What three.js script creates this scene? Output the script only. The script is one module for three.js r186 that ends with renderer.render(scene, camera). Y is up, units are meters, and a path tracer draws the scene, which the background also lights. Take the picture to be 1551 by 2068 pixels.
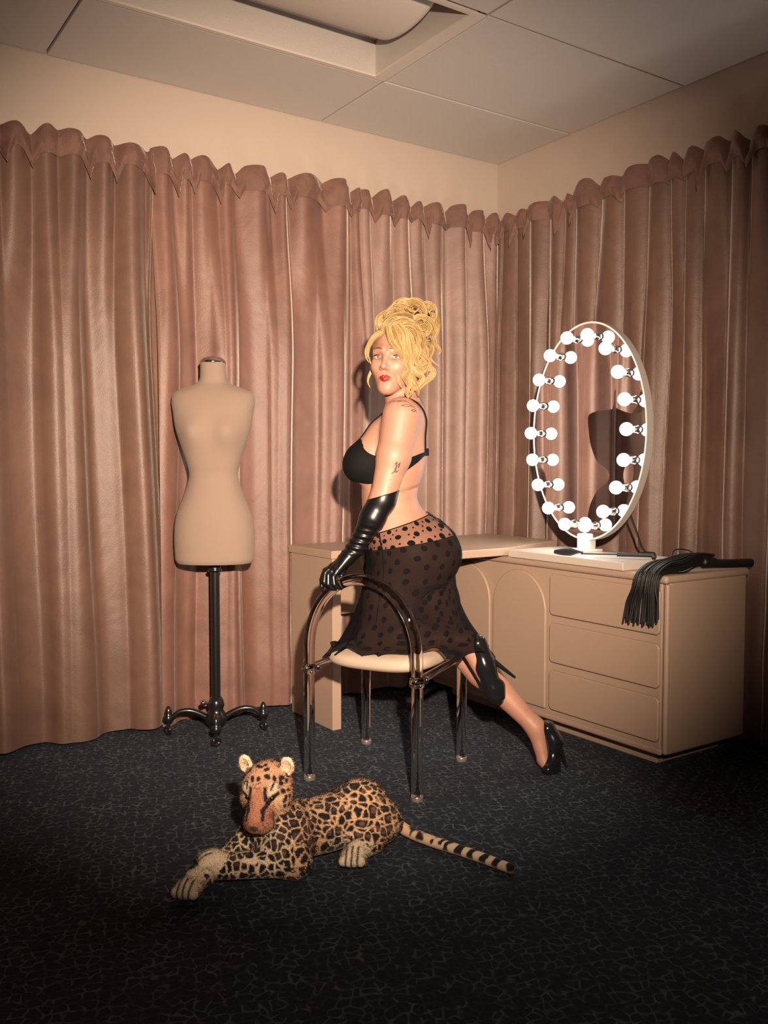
import * as THREE from 'three';
import { RoundedBoxGeometry } from 'three/addons/geometries/RoundedBoxGeometry.js';
import { mergeGeometries, mergeVertices } from 'three/addons/utils/BufferGeometryUtils.js';

// ------------------------------------------------------------------ camera, light, exposure
const scene = new THREE.Scene();
scene.background = new THREE.Color(0x000000);
const CAM = new THREE.Vector3(-3.19, 1.10, 3.69), YAW = 33.8 * Math.PI / 180, PITCH = 2.95 * Math.PI / 180, FOCAL = 1825;
const camera = new THREE.PerspectiveCamera(2 * Math.atan(1034 / FOCAL) * 180 / Math.PI, 1551 / 2068, 0.05, 40);
camera.position.copy(CAM); camera.rotation.order = 'YXZ'; camera.rotation.set(-PITCH, -YAW, 0);
const renderer = new THREE.WebGLRenderer({ antialias: true });
renderer.toneMapping = THREE.LinearToneMapping;
renderer.toneMappingExposure = 1.0;
renderer.shadowMap.enabled = true;
const RIGHT = new THREE.Vector3(Math.cos(YAW), 0, Math.sin(YAW)), FWD = new THREE.Vector3(Math.sin(YAW), 0, -Math.cos(YAW)), UP = new THREE.Vector3(0, 1, 0);
// the photographer's flash, just right of and above the lens
const FLASH_AT = CAM.clone().addScaledVector(RIGHT, 0.17).addScaledVector(UP, 0.36).addScaledVector(FWD, -0.02);
const FLASH_TO = CAM.clone().addScaledVector(FWD, 4).addScaledVector(RIGHT, -0.28).addScaledVector(UP, 0.10);
const flash = new THREE.SpotLight(new THREE.Color().setRGB(1.0, 0.76, 0.575), 120, 0, 31.5 * Math.PI / 180, 1.0, 2);
flash.position.copy(FLASH_AT); flash.target.position.copy(FLASH_TO);
flash.castShadow = true; flash.shadow.radius = 1.6; flash.shadow.mapSize.set(2048, 2048);
scene.add(flash, flash.target);
const BULB_LIGHT = 0.04, BULB_GLOW = 4;

// ------------------------------------------------------------------ helpers
const V = (x, y, z) => new THREE.Vector3(x, y, z);
let seed = 7;
const rnd = () => { seed = (seed + 0x6d2b79f5) | 0; let t = Math.imul(seed ^ (seed >>> 15), 1 | seed); t = (t + Math.imul(t ^ (t >>> 7), 61 | t)) ^ t; return ((t ^ (t >>> 14)) >>> 0) / 4294967296; };
const rr = (a, b) => a + (b - a) * rnd();
const clamp = (x, a = 0, b = 1) => Math.min(b, Math.max(a, x));
const mix = (a, b, t) => a + (b - a) * t;
const smooth = (a, b, x) => { const t = clamp((x - a) / (b - a)); return t * t * (3 - 2 * t); };
const hash = (x, y, z) => { let h = Math.imul(x | 0, 374761393) + Math.imul(y | 0, 668265263) + Math.imul(z | 0, 2147483647 ^ 0x5bd1e995); h = Math.imul(h ^ (h >>> 13), 1274126177); h ^= h >>> 16; return (h >>> 0) / 4294967296; };
function noise(x, y, z = 0) {
  const X = Math.floor(x), Y = Math.floor(y), Z = Math.floor(z), q = (t) => t * t * (3 - 2 * t), u = q(x - X), v = q(y - Y), w = q(z - Z);
  const l = (a, b, t) => a + (b - a) * t;
  return l(l(l(hash(X, Y, Z), hash(X + 1, Y, Z), u), l(hash(X, Y + 1, Z), hash(X + 1, Y + 1, Z), u), v), l(l(hash(X, Y, Z + 1), hash(X + 1, Y, Z + 1), u), l(hash(X, Y + 1, Z + 1), hash(X + 1, Y + 1, Z + 1), u), v), w) * 2 - 1;
}
const used = {};
const numbered = (n) => { const k = used[n] = (used[n] ?? -1) + 1; return k ? n + '_' + String(k).padStart(3, '0') : n; };
const shade = (o) => { o.castShadow = true; o.receiveShadow = true; return o; };
function obj(name, geos, mat, parent) {
  const list = Array.isArray(geos) ? geos : [geos];
  const g = list.length > 1 ? mergeGeometries(list.map((q) => { const k = q.index ? q.toNonIndexed() : q.clone(); for (const a of Object.keys(k.attributes)) if (!['position', 'normal', 'uv', 'color'].includes(a)) k.deleteAttribute(a); return k; })) : list[0];
  const m = shade(new THREE.Mesh(g, mat)); m.name = parent && parent !== scene ? name : numbered(name);
  (parent || scene).add(m); return m;
}
function thing(name, label, category, pos = [0, 0, 0], turn = 0, group) {
  const o = new THREE.Group(); o.name = numbered(name); o.position.set(...pos); o.rotation.y = turn; scene.add(o);
  o.userData = { label, category }; if (group) o.userData.group = group; return o;
}
function tag(o, label, category, group) { o.userData = { label, category }; if (group) o.userData.group = group; return o; }
function struct(name, geos, mat) { const m = obj(name, geos, mat); m.userData = { kind: 'structure' }; return m; }
const box = (x0, x1, y0, y1, z0, z1) => { const g = new THREE.BoxGeometry(x1 - x0, y1 - y0, z1 - z0); g.translate((x0 + x1) / 2, (y0 + y1) / 2, (z0 + z1) / 2); return g; };
const rbox = (x0, x1, y0, y1, z0, z1, r = .006, s = 3) => { const g = new RoundedBoxGeometry(x1 - x0, y1 - y0, z1 - z0, s, r); g.translate((x0 + x1) / 2, (y0 + y1) / 2, (z0 + z1) / 2); return g; };
const curve = (pts) => new THREE.CatmullRomCurve3(pts.map((p) => Array.isArray(p) ? V(...p) : p), false, 'centripetal');
function tube(pts, rad, seg = 40, sides = 10, cap = true) {   // rad: number or function of t; round ends
  const c = Array.isArray(pts) ? curve(pts) : pts, fr = c.computeFrenetFrames(seg, false), pos = [], nor = [], uv = [], ix = [];
  const R = typeof rad === 'function' ? rad : () => rad, L = c.getLength();
  const ring = (p, N, B, T, r, tilt, v) => { for (let j = 0; j <= sides; j++) { const a = j / sides * Math.PI * 2, n = N.clone().multiplyScalar(Math.cos(a)).addScaledVector(B, Math.sin(a)), q = p.clone().addScaledVector(n, r); n.addScaledVector(T, tilt).normalize(); pos.push(q.x, q.y, q.z); nor.push(n.x, n.y, n.z); uv.push(j / sides, v); } };
  const rows = [];
  if (cap) rows.push([0, .001, -6], [0, .75, -1.2]);
  for (let i = 0; i <= seg; i++) rows.push([i / seg, 1, 0]);
  if (cap) rows.push([1, .75, 1.2], [1, .001, 6]);
  rows.forEach(([t, k, tilt], n) => {
    const p = c.getPointAt(t), i = Math.round(t * seg), T = fr.tangents[i], r = R(t);
    if (k < 1) p.addScaledVector(T, (tilt < 0 ? -1 : 1) * r * (k < .5 ? .5 : .32));
    ring(p, fr.normals[i], fr.binormals[i], T, r * k, tilt, t * L);
  });
  for (let i = 0; i < rows.length - 1; i++) for (let j = 0; j < sides; j++) { const a = i * (sides + 1) + j, b = a + sides + 1; ix.push(a, a + 1, b, b, a + 1, b + 1); }
  const g = new THREE.BufferGeometry(); g.setAttribute('position', new THREE.Float32BufferAttribute(pos, 3)); g.setAttribute('normal', new THREE.Float32BufferAttribute(nor, 3)); g.setAttribute('uv', new THREE.Float32BufferAttribute(uv, 2)); g.setIndex(ix); return g;
}
const lathe = (prof, n = 32) => new THREE.LatheGeometry(prof.map(([r, y]) => new THREE.Vector2(r, y)), n);
const cyl = (a, b, r0, r1 = r0, n = 20) => tube([a, a.map((k, i) => (k + b[i]) / 2), b], (t) => mix(r0, r1, t), 4, n);
function grid(nu, nv, fn, closeU = false) {   // fn(u,v) -> [x,y,z,(s,t)]
  const pos = [], uv = [], ix = [];
  for (let j = 0; j <= nv; j++) for (let i = 0; i <= nu; i++) { const q = fn(i / nu, j / nv); pos.push(q[0], q[1], q[2]); uv.push(q[3] ?? i / nu, q[4] ?? j / nv); }
  for (let j = 0; j < nv; j++) for (let i = 0; i < nu; i++) { const a = j * (nu + 1) + i, b = a + nu + 1; ix.push(a, a + 1, b, b, a + 1, b + 1); }
  const g = new THREE.BufferGeometry(); g.setAttribute('position', new THREE.Float32BufferAttribute(pos, 3)); g.setAttribute('uv', new THREE.Float32BufferAttribute(uv, 2)); g.setIndex(ix); g.computeVertexNormals();
  if (closeU) { const n = g.attributes.normal; for (let j = 0; j <= nv; j++) { const a = j * (nu + 1), b = a + nu, s = V(n.getX(a) + n.getX(b), n.getY(a) + n.getY(b), n.getZ(a) + n.getZ(b)).normalize(); n.setXYZ(a, s.x, s.y, s.z); n.setXYZ(b, s.x, s.y, s.z); } }
  return g;
}
const extrude = (shape, depth, bevel = 0, seg = 3) => new THREE.ExtrudeGeometry(shape, { depth: depth - 2 * bevel, bevelEnabled: bevel > 0, bevelSize: bevel, bevelThickness: bevel, bevelOffset: -bevel, bevelSegments: seg, curveSegments: 24 }).translate(0, 0, bevel);
function roundRect(w, h, r) { const s = new THREE.Shape(), a = w / 2, b = h / 2; s.moveTo(-a + r, -b); s.lineTo(a - r, -b); s.absarc(a - r, -b + r, r, -Math.PI / 2, 0); s.lineTo(a, b - r); s.absarc(a - r, b - r, r, 0, Math.PI / 2); s.lineTo(-a + r, b); s.absarc(-a + r, b - r, r, Math.PI / 2, Math.PI); s.lineTo(-a, -b + r); s.absarc(-a + r, -b + r, r, Math.PI, Math.PI * 1.5); return s; }

// signed distances
const smin = (a, b, k) => { const h = Math.max(k - Math.abs(a - b), 0) / k; return Math.min(a, b) - h * h * k * .25; };
const smax = (a, b, k) => -smin(-a, -b, k);
function cap(px, py, pz, a, b, ra, rb) {   // tapered capsule
  const dx = b[0] - a[0], dy = b[1] - a[1], dz = b[2] - a[2], x = px - a[0], y = py - a[1], z = pz - a[2];
  const t = clamp((x * dx + y * dy + z * dz) / (dx * dx + dy * dy + dz * dz + 1e-12));
  return Math.hypot(x - dx * t, y - dy * t, z - dz * t) - (ra + (rb - ra) * t);
}
const ell = (x, y, z, c, r) => { const a = (x - c[0]) / r[0], b = (y - c[1]) / r[1], d = (z - c[2]) / r[2], k = Math.hypot(a, b, d), g = Math.hypot(a / r[0], b / r[1], d / r[2]); return g < 1e-9 ? -Math.min(...r) : k * (k - 1) / g; };
const ball = (x, y, z, c, r) => Math.hypot(x - c[0], y - c[1], z - c[2]) - r;
function table(rows) {   // rows [t, a, b, ...] rising in t -> smooth lookup
  const n = rows.length;
  return (t) => {
    if (t <= rows[0][0]) return rows[0].slice(1); if (t >= rows[n - 1][0]) return rows[n - 1].slice(1);
    let i = 0; while (rows[i + 1][0] < t) i++;
    const a = rows[Math.max(i - 1, 0)], b = rows[i], c = rows[i + 1], d = rows[Math.min(i + 2, n - 1)], u = (t - b[0]) / (c[0] - b[0]), out = [];
    for (let k = 1; k < b.length; k++) {
      const h = c[0] - b[0], m0 = a === b ? (c[k] - b[k]) : (c[k] - a[k]) / (c[0] - a[0]) * h, m1 = d === c ? (c[k] - b[k]) : (d[k] - b[k]) / (d[0] - b[0]) * h, u2 = u * u, u3 = u2 * u;
      out.push((2 * u3 - 3 * u2 + 1) * b[k] + (u3 - 2 * u2 + u) * m0 + (-2 * u3 + 3 * u2) * c[k] + (u3 - u2) * m1);
    }
    return out;
  };
}
function isoMesh(f, lo, hi, h, colour) {   // naive surface nets, skipping empty blocks
  const n = [0, 1, 2].map((k) => Math.ceil((hi[k] - lo[k]) / h) + 1), [nx, ny, nz] = n, D = new Float32Array(nx * ny * nz).fill(NaN), B = 6;
  const id = (i, j, k) => (k * ny + j) * nx + i;
  const reach = h * B * .5 * 1.75 + h * 2;
  for (let k = 0; k < nz; k += B) for (let j = 0; j < ny; j += B) for (let i = 0; i < nx; i += B) {
    const d = f(lo[0] + (i + B / 2) * h, lo[1] + (j + B / 2) * h, lo[2] + (k + B / 2) * h);
    const far = Math.abs(d) > reach * 1.5;
    for (let c = k; c < Math.min(k + B, nz); c++) for (let b = j; b < Math.min(j + B, ny); b++) for (let a = i; a < Math.min(i + B, nx); a++) D[id(a, b, c)] = far ? d : f(lo[0] + a * h, lo[1] + b * h, lo[2] + c * h);
  }
  const vid = new Int32Array(nx * ny * nz).fill(-1), pos = [], ix = [];
  const C = [[0, 0, 0], [1, 0, 0], [0, 1, 0], [1, 1, 0], [0, 0, 1], [1, 0, 1], [0, 1, 1], [1, 1, 1]], E = [[0, 1], [2, 3], [4, 5], [6, 7], [0, 2], [1, 3], [4, 6], [5, 7], [0, 4], [1, 5], [2, 6], [3, 7]];
  const v = new Float32Array(8);
  for (let k = 0; k < nz - 1; k++) for (let j = 0; j < ny - 1; j++) for (let i = 0; i < nx - 1; i++) {
    let m = 0; for (let c = 0; c < 8; c++) { v[c] = D[id(i + C[c][0], j + C[c][1], k + C[c][2])]; if (v[c] < 0) m |= 1 << c; }
    if (m === 0 || m === 255) continue;
    let x = 0, y = 0, z = 0, q = 0;
    for (const [a, b] of E) if ((v[a] < 0) !== (v[b] < 0)) { const t = v[a] / (v[a] - v[b]); x += C[a][0] + (C[b][0] - C[a][0]) * t; y += C[a][1] + (C[b][1] - C[a][1]) * t; z += C[a][2] + (C[b][2] - C[a][2]) * t; q++; }
    vid[id(i, j, k)] = pos.length / 3; pos.push(lo[0] + (i + x / q) * h, lo[1] + (j + y / q) * h, lo[2] + (k + z / q) * h);
  }
  const quad = (a, b, c, d, flip) => { if (a < 0 || b < 0 || c < 0 || d < 0) return; flip ? ix.push(a, c, b, b, c, d) : ix.push(a, b, c, b, d, c); };
  for (let k = 1; k < nz - 1; k++) for (let j = 1; j < ny - 1; j++) for (let i = 1; i < nx - 1; i++) {
    const s = D[id(i, j, k)] < 0;
    if (s !== (D[id(i + 1, j, k)] < 0)) quad(vid[id(i, j - 1, k - 1)], vid[id(i, j, k - 1)], vid[id(i, j - 1, k)], vid[id(i, j, k)], !s);
    if (s !== (D[id(i, j + 1, k)] < 0)) quad(vid[id(i - 1, j, k - 1)], vid[id(i, j, k - 1)], vid[id(i - 1, j, k)], vid[id(i, j, k)], s);
    if (s !== (D[id(i, j, k + 1)] < 0)) quad(vid[id(i - 1, j - 1, k)], vid[id(i, j - 1, k)], vid[id(i - 1, j, k)], vid[id(i, j, k)], !s);
  }
  const nor = new Float32Array(pos.length), e = h * .6;
  for (let p = 0; p < pos.length; p += 3) {
    let [x, y, z] = [pos[p], pos[p + 1], pos[p + 2]], gx, gy, gz;
    for (let it = 0; it < 2; it++) {
      gx = f(x + e, y, z) - f(x - e, y, z); gy = f(x, y + e, z) - f(x, y - e, z); gz = f(x, y, z + e) - f(x, y, z - e); const l = Math.hypot(gx, gy, gz) || 1; gx /= l; gy /= l; gz /= l;
      if (it === 0) { const d = clamp(f(x, y, z), -h * .5, h * .5); x -= gx * d; y -= gy * d; z -= gz * d; }
    }
    pos[p] = x; pos[p + 1] = y; pos[p + 2] = z; nor[p] = gx; nor[p + 1] = gy; nor[p + 2] = gz;
  }
  const g = new THREE.BufferGeometry(); g.setAttribute('position', new THREE.Float32BufferAttribute(pos, 3)); g.setAttribute('normal', new THREE.BufferAttribute(nor, 3));
  g.setAttribute('uv', new THREE.Float32BufferAttribute(new Float32Array(pos.length / 3 * 2).map((_, i) => i % 2 ? pos[(i >> 1) * 3 + 1] : pos[(i >> 1) * 3] + pos[(i >> 1) * 3 + 2]), 2));
  if (colour) { const col = new Float32Array(pos.length); for (let p = 0; p < pos.length; p += 3) { const c = colour(pos[p], pos[p + 1], pos[p + 2], nor[p], nor[p + 1], nor[p + 2]); col[p] = c[0]; col[p + 1] = c[1]; col[p + 2] = c[2]; } g.setAttribute('color', new THREE.BufferAttribute(col, 3)); }
  g.setIndex(ix); return g;
}

// ------------------------------------------------------------------ textures and materials
function tex(w, h, fn, srgb = true) {
  const d = new Uint8Array(w * h * 4);
  for (let y = 0; y < h; y++) for (let x = 0; x < w; x++) { const c = fn(x / w, y / h, x, y), i = (y * w + x) * 4; d[i] = clamp(c[0]) * 255; d[i + 1] = clamp(c[1]) * 255; d[i + 2] = clamp(c[2]) * 255; d[i + 3] = 255; }
  const t = new THREE.DataTexture(d, w, h); t.wrapS = t.wrapT = THREE.RepeatWrapping; t.magFilter = THREE.LinearFilter; t.minFilter = THREE.LinearMipmapLinearFilter; t.generateMipmaps = true; if (srgb) t.colorSpace = THREE.SRGBColorSpace; t.needsUpdate = true; return t;
}
const tileNoise = (u, v, f, s = 0) => { const a = u * Math.PI * 2, b = v * Math.PI * 2, r = f / (Math.PI * 2); return noise(Math.cos(a) * r + 50 + s, Math.sin(a) * r + Math.cos(b) * r * .9, Math.sin(b) * r + 17 + s); };
const std = (o) => new THREE.MeshPhysicalMaterial(o);
const rgb = (r, g, b) => new THREE.Color().setRGB(r, g, b);
const grain = tex(256, 256, (u, v) => { const n = .5 + .28 * (rnd() - .5) + .1 * tileNoise(u, v, 24); return [n, n, n]; }, false);
const grainAt = (rep) => { const t = grain.clone(); t.repeat.set(rep, rep); t.needsUpdate = true; return t; };
const M = {
  wall: std({ color: rgb(.46, .375, .31), roughness: .9, bumpMap: grainAt(6), bumpScale: .0012 }),
  ceil: std({ color: rgb(.58, .53, .48), roughness: .95, bumpMap: grainAt(9), bumpScale: .0015 }),
  tbar: std({ color: rgb(.62, .55, .47), roughness: .6 }),
  slab: std({ color: rgb(.10, .09, .08), roughness: .9 }),
  cream: std({ color: rgb(.355, .255, .188), roughness: .42, bumpMap: grainAt(4), bumpScale: .0003 }),
  white: std({ color: rgb(.50, .44, .38), roughness: .35 }),
  gloss: std({ color: rgb(.48, .46, .44), roughness: .25 }),
  blackGloss: std({ color: rgb(.008, .009, .010), roughness: .16, clearcoat: 1, clearcoatRoughness: .05 }),
  blackMetal: std({ color: rgb(.012, .012, .013), roughness: .28, metalness: .3, clearcoat: .6, clearcoatRoughness: .12 }),
  chrome: std({ color: rgb(.75, .72, .68), roughness: .12, metalness: 1 }),
  darkChrome: std({ color: rgb(.25, .24, .23), roughness: .15, metalness: 1 }),
  leather: std({ color: rgb(.006, .0065, .0065), roughness: .5 }),
  acrylic: std({ color: rgb(.98, .95, .92), roughness: .02, transmission: 1, thickness: .04, ior: 1.49 }),
  acrylicFoot: std({ color: rgb(.93, .85, .76), roughness: .18, metalness: .9 }),
  cushion: std({ color: rgb(.40, .31, .235), roughness: .95, sheen: .3, sheenRoughness: .6, sheenColor: rgb(.8, .7, .6), bumpMap: grainAt(20), bumpScale: .0008 }),
  linen: std({ color: rgb(.255, .186, .143), roughness: .96, sheen: .25, sheenRoughness: .7, sheenColor: rgb(.8, .65, .5), bumpMap: grainAt(26), bumpScale: .0009 }),
  mirror: std({ color: rgb(.93, .93, .93), roughness: .01, metalness: 1 }),
};
M.rim = std({ color: rgb(.34, .31, .28), roughness: .3 });
M.bulb = std({ color: rgb(.9, .9, .9), roughness: .3, emissive: rgb(1, .97, .93), emissiveIntensity: BULB_GLOW });

// velvet: nap patches and crush marks are dye and pile, laid in metres
const velvetMap = tex(1024, 1024, (u, v) => {
  const n = tileNoise(u, v, 9) * .5 + tileNoise(u, v, 31, 3) * .35 + (rnd() - .5) * .35, streak = tileNoise(u * 1, v, 60, 9) * .2;
  const k = .80 + .10 * n + .05 * streak; return [k, k * .985, k * .975];
});
velvetMap.repeat.set(.8, .8);
const velvetBump = tex(512, 512, (u, v) => { const k = .5 + .22 * tileNoise(u, v, 14, 5) + .15 * tileNoise(u, v, 40, 6) + .2 * (rnd() - .5); return [k, k, k]; }, false);
velvetBump.repeat.set(1.4, 1.1);
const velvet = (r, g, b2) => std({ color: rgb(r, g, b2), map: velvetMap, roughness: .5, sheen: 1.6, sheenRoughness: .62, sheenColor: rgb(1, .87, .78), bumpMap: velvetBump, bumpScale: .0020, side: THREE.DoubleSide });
M.velvet = velvet(.275, .142, .108); M.velvetBrightened = velvet(.36, .228, .185); M.velvetDimmed = velvet(.215, .122, .088);  // same velvet tinted per panel: nap sheen and beam falloff painted into the colour
M.velvetBand = std({ color: rgb(.265, .142, .108), map: velvetMap, roughness: .8, sheen: 1, sheenRoughness: .35, sheenColor: rgb(.95, .8, .68), bumpMap: velvetBump, bumpScale: .006, side: THREE.DoubleSide });

// carpet: dark blotches parted by broken pale lines
const CELLS = 84, CARPET = 2.4;
const carpetMap = tex(2048, 2048, (u, v) => {
  const wx = u * CELLS + tileNoise(u, v, 110, 2) * .38, wy = v * CELLS + tileNoise(u, v, 110, 8) * .38, X = Math.floor(wx), Y = Math.floor(wy);
  let f1 = 9, f2 = 9, hid = 0;
  for (let j = -1; j <= 1; j++) for (let i = -1; i <= 1; i++) {
    const a = ((X + i) % CELLS + CELLS) % CELLS, b = ((Y + j) % CELLS + CELLS) % CELLS, px = X + i + .15 + .7 * hash(a, b, 1), py = Y + j + .15 + .7 * hash(a, b, 2), d = Math.hypot(px - wx, py - wy);
    if (d < f1) { f2 = f1; f1 = d; hid = hash(a, b, 5); } else if (d < f2) f2 = d;
  }
  const broken = .58 + .7 * tileNoise(u, v, 140, 4), line = smooth(.30, .06, f2 - f1) * (.30 + .70 * smooth(.3, .7, broken)) * (.5 + .5 * hid), core = smooth(.22, .1, f1) * .22 * hid, g = (rnd() - .5) * .045;
  const k = clamp(line + core); return [mix(.060, .38, k) + g, mix(.115, .42, k) + g, mix(.180, .43, k) + g];
});
const carpetBump = tex(512, 512, () => { const k = rnd(); return [k, k, k]; }, false);
carpetBump.repeat.set(6, 6);
M.carpet = std({ color: rgb(1, 1, 1), map: carpetMap, roughness: 1, bumpMap: carpetBump, bumpScale: .003 });
carpetMap.repeat.set(1, 1);

// ------------------------------------------------------------------ the room
const H = 2.68, TOP = 2.9, X0 = -5.2, Z1 = 6.2;
{
  const g = new THREE.BoxGeometry(-X0 + .4, .12, Z1 + .4); g.translate(X0 / 2, -.06, Z1 / 2);
  const p = g.attributes.position, uv = g.attributes.uv; for (let i = 0; i < p.count; i++) uv.setXY(i, (p.getX(i) * .94 + p.getZ(i) * .34) / CARPET, (p.getZ(i) * .94 - p.getX(i) * .34) / CARPET);
  struct('floor', g, M.carpet);
}
struct('wall_back', box(X0 - .2, .2, 0, TOP, -.2, 0), M.wall);
struct('wall_right', box(0, .2, 0, TOP, 0, Z1), M.wall);
struct('wall_left', box(X0 - .2, X0, 0, TOP, 0, Z1), M.wall);
struct('wall_front', box(X0 - .2, .2, 0, TOP, Z1, Z1 + .2), M.wall);
{
  const ceiling = struct('ceiling', box(X0 - .2, .2, TOP, TOP + .1, -.2, Z1 + .2), M.slab);
  const xs = [0, -1.07, -2.29, -3.51, -4.73, X0], zs = [0, .525, 1.18, 1.835, 2.49, 3.145, 3.8, 4.455, 5.11, 5.765, Z1];
  for (let i = 0; i < xs.length - 1; i++) for (let j = 0; j < zs.length - 1; j++) {
    if (i === 1 && j === 1) continue;   // the light fitting sits in this bay
    const gap = .004, o = obj('ceiling_tile', rbox(xs[i + 1] + gap, xs[i] - gap, H, H + .016, zs[j] + gap, zs[j + 1] - gap, .003, 1), M.ceil, ceiling);
    o.position.y = (hash(i, j, 3) - .5) * .003;
  }
  // crossing bars above the tiles close the joints
  for (let i = 1; i < xs.length - 1; i++) obj('grid_bar', box(xs[i] - .012, xs[i] + .012, H + .018, H + .03, 0, Z1), M.slab, ceiling);
  for (let j = 1; j < zs.length - 1; j++) obj('grid_bar', box(X0, 0, H + .0185, H + .0295, zs[j] - .012, zs[j] + .012), M.slab, ceiling);
}
{ // recessed ceiling fitting, switched off
  const t = thing('ceiling_light', 'unlit recessed ceiling light fitting with a rounded lens at the top edge', 'light', [-1.68, H, .8525]);
  const a = .605, b = .322, d = .14;
  obj('frame', [box(-a, a, -.004, .004, -b, -b + .02), box(-a, a, -.004, .004, b - .02, b), box(-a, -a + .05, -.004, .004, -b + .02, b - .02), box(a - .055, a, -.004, .004, -b + .02, b - .02)], M.tbar, t);
  obj('housing', [box(-a + .03, a - .03, d, d + .01, -b + .01, b - .01), box(-a + .03, a - .03, .004, d, -b + .008, -b + .02), box(-a + .03, a - .03, .004, d, b - .02, b - .008), box(a - .055, a - .045, .004, d, -b + .02, b - .02), box(-a + .04, -a + .05, .004, d, -b + .02, b - .02)], M.ceil, t);
  const s = new THREE.Shape(); s.absellipse(0, 0, .17, .055, 0, Math.PI * 2); const g = extrude(s, .98, .04, 5); g.rotateY(Math.PI / 2); g.translate(-.49, .075, .03);
  obj('lens', g, M.tbar, t);
}

// ------------------------------------------------------------------ curtains
const RODY = 2.335;
function curtain(label, u0, u1, pins, place, kind, sd, depth = .05) {
  // place(u, y, out) -> world; pins: where the heading is pinched
  const P = [u0, ...pins.filter((p) => p > u0 + .03 && p < u1 - .03), u1].sort((a, b) => a - b);
  const amp = P.map((_, i) => mix(.7, 1.15, hash(i, sd, 1)));
  const seg = (u) => { let i = 0; while (i < P.length - 2 && P[i + 1] < u) i++; return [i, (u - P[i]) / (P[i + 1] - P[i])]; };
  const fold = (u, y) => {
    const low = smooth(2.32, 1.5, y), w = u + (.030 * noise(u * 2.6 + sd * 7, y * .45) + .012 * noise(u * 8, y * .9 + sd)) * (.1 + low), uu = clamp(w, u0 + 1e-4, u1 - 1e-4);
    const [i, t] = seg(uu), s = Math.pow(Math.max(Math.sin(Math.PI * Math.pow(t, mix(.7, 1.4, hash(i, sd, 2)))), 0), kind.sharp), wid = clamp((P[i + 1] - P[i]) / .14, .5, 1.15);
    const wide = Math.sin(uu * kind.freq + 2.2 * noise(uu * 2.1 + sd * 3.1, y * .16, sd) + sd * 1.7), wave = Math.sign(wide) * Math.pow(Math.abs(wide), .8), fine = noise(uu * 21 + sd, y * .25, 4);
    return depth * (amp[i] * wid * s * mix(1, kind.keep, low) + low * kind.wide * (.5 + .5 * wave) + .14 * fine * (.3 + .7 * low)) + .005 * noise(uu * 6, y * 5.5, sd) * smooth(1.15, .3, y) + .0035 * noise(uu * 7 + sd * 3, y * 24, sd + 2) * smooth(.95, .45, y) * clamp(noise(uu * 2.3, y * 2.3, sd + 8) + .35);
  };
  const pinch = (u, wd = 1, sh = 0) => { let b = 0; for (let i = 1; i < P.length - 1; i++) { const d = u - P[i] - sh, r = mix(.017, .026, hash(i, sd, 7)) * wd; b = Math.max(b, Math.exp(-d * d / (r * r)) * mix(.12, 1.1, hash(i, sd, 11))); } return b; };
  const drop = (u) => { let b = 0; for (let i = 1; i < P.length - 1; i++) { const d = Math.abs(u - P[i] - (hash(i, sd, 13) - .3) * .02), r = mix(.026, .042, hash(i, sd, 9)); b = Math.max(b, clamp(1 - d / r) * mix(.15, 1.25, hash(i, sd, 12))); } return b; };
  const t = thing('velvet_curtain', label, 'curtain', [0, 0, 0], 0, 'velvet curtains around the corner');
  const c = place((u0 + u1) / 2, 0, .03); t.position.set(c[0], 0, c[2]);
  const L = (u, y, o) => { const q = place(u, y, o); return [q[0] - c[0], q[1], q[2] - c[2]]; };
  const nu = Math.round((u1 - u0) / .005), nv = 70;
  obj('drape', grid(nu, nv, (a, b) => { const u = mix(u0, u1, a), y0 = .02 + .008 * noise(u * 6, sd), y = mix(RODY + .02 - .03 * pinch(u), y0, b); return [...L(u, y, .034 + fold(u, y)), u + sd * .37, y]; }), kind.cloth || M.velvet, t);
  obj('heading', grid(Math.round((u1 - u0) / .003), 18, (a, b) => {
    const u = mix(u0, u1, a), p = pinch(u, 1.25), dp = drop(u), f = fold(u, RODY), [i, tt] = seg(u), hump = Math.sin(Math.PI * clamp(tt));
    const top = RODY + .052 + .012 * mix(.2, 1.3, hash(i, sd, 21)) * Math.pow(Math.max(hump, 0), .4) - .034 * p + .012 * noise(u * 7, sd), bot = RODY - .042 - .095 * Math.pow(dp, 1.2) + .008 * noise(u * 9, sd + 5), y = mix(top, bot, b);
    const roll = Math.sin(Math.PI * clamp(b * 1.05)), out = .040 + f + .014 * roll + dp * .046 * smooth(.35, .9, b) + .005 * noise(u * 30, y * 30, sd);
    return [...L(u, y, out), u * 1.7 + sd, y * 1.7];
  }), M.velvetBand, t);
  return t;
}
const onA = (u, y, o) => [u, y, o], onB = (u, y, o) => [-o, y, u];
const pinsA = [-2.62, -2.47, -2.36, -2.26, -2.149, -2.038, -1.907, -1.799, -1.716, -1.60, -1.518, -1.349, -1.266, -1.088, -.94, -.817, -.70, -.596, -.515, -.384, -.248, -.12];
const pinsB = [.098, .20, .3, .449, .53, .613, .764, .909, 1.057, 1.15, 1.23, 1.316, 1.44, 1.53, 1.64, 1.75, 1.88];
curtain('dusky velvet curtain left of the dress form, outermost on the back wall', -2.80, -1.875, pinsA, onA, { sharp: 1.35, keep: .42, wide: 1.5, freq: 25, cloth: M.velvetDimmed }, 1);
curtain('broad dusky velvet curtain hanging directly behind the dress form', -1.895, -.875, pinsA, onA, { sharp: 1.35, keep: .42, wide: 1.5, freq: 25 }, 2);
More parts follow.
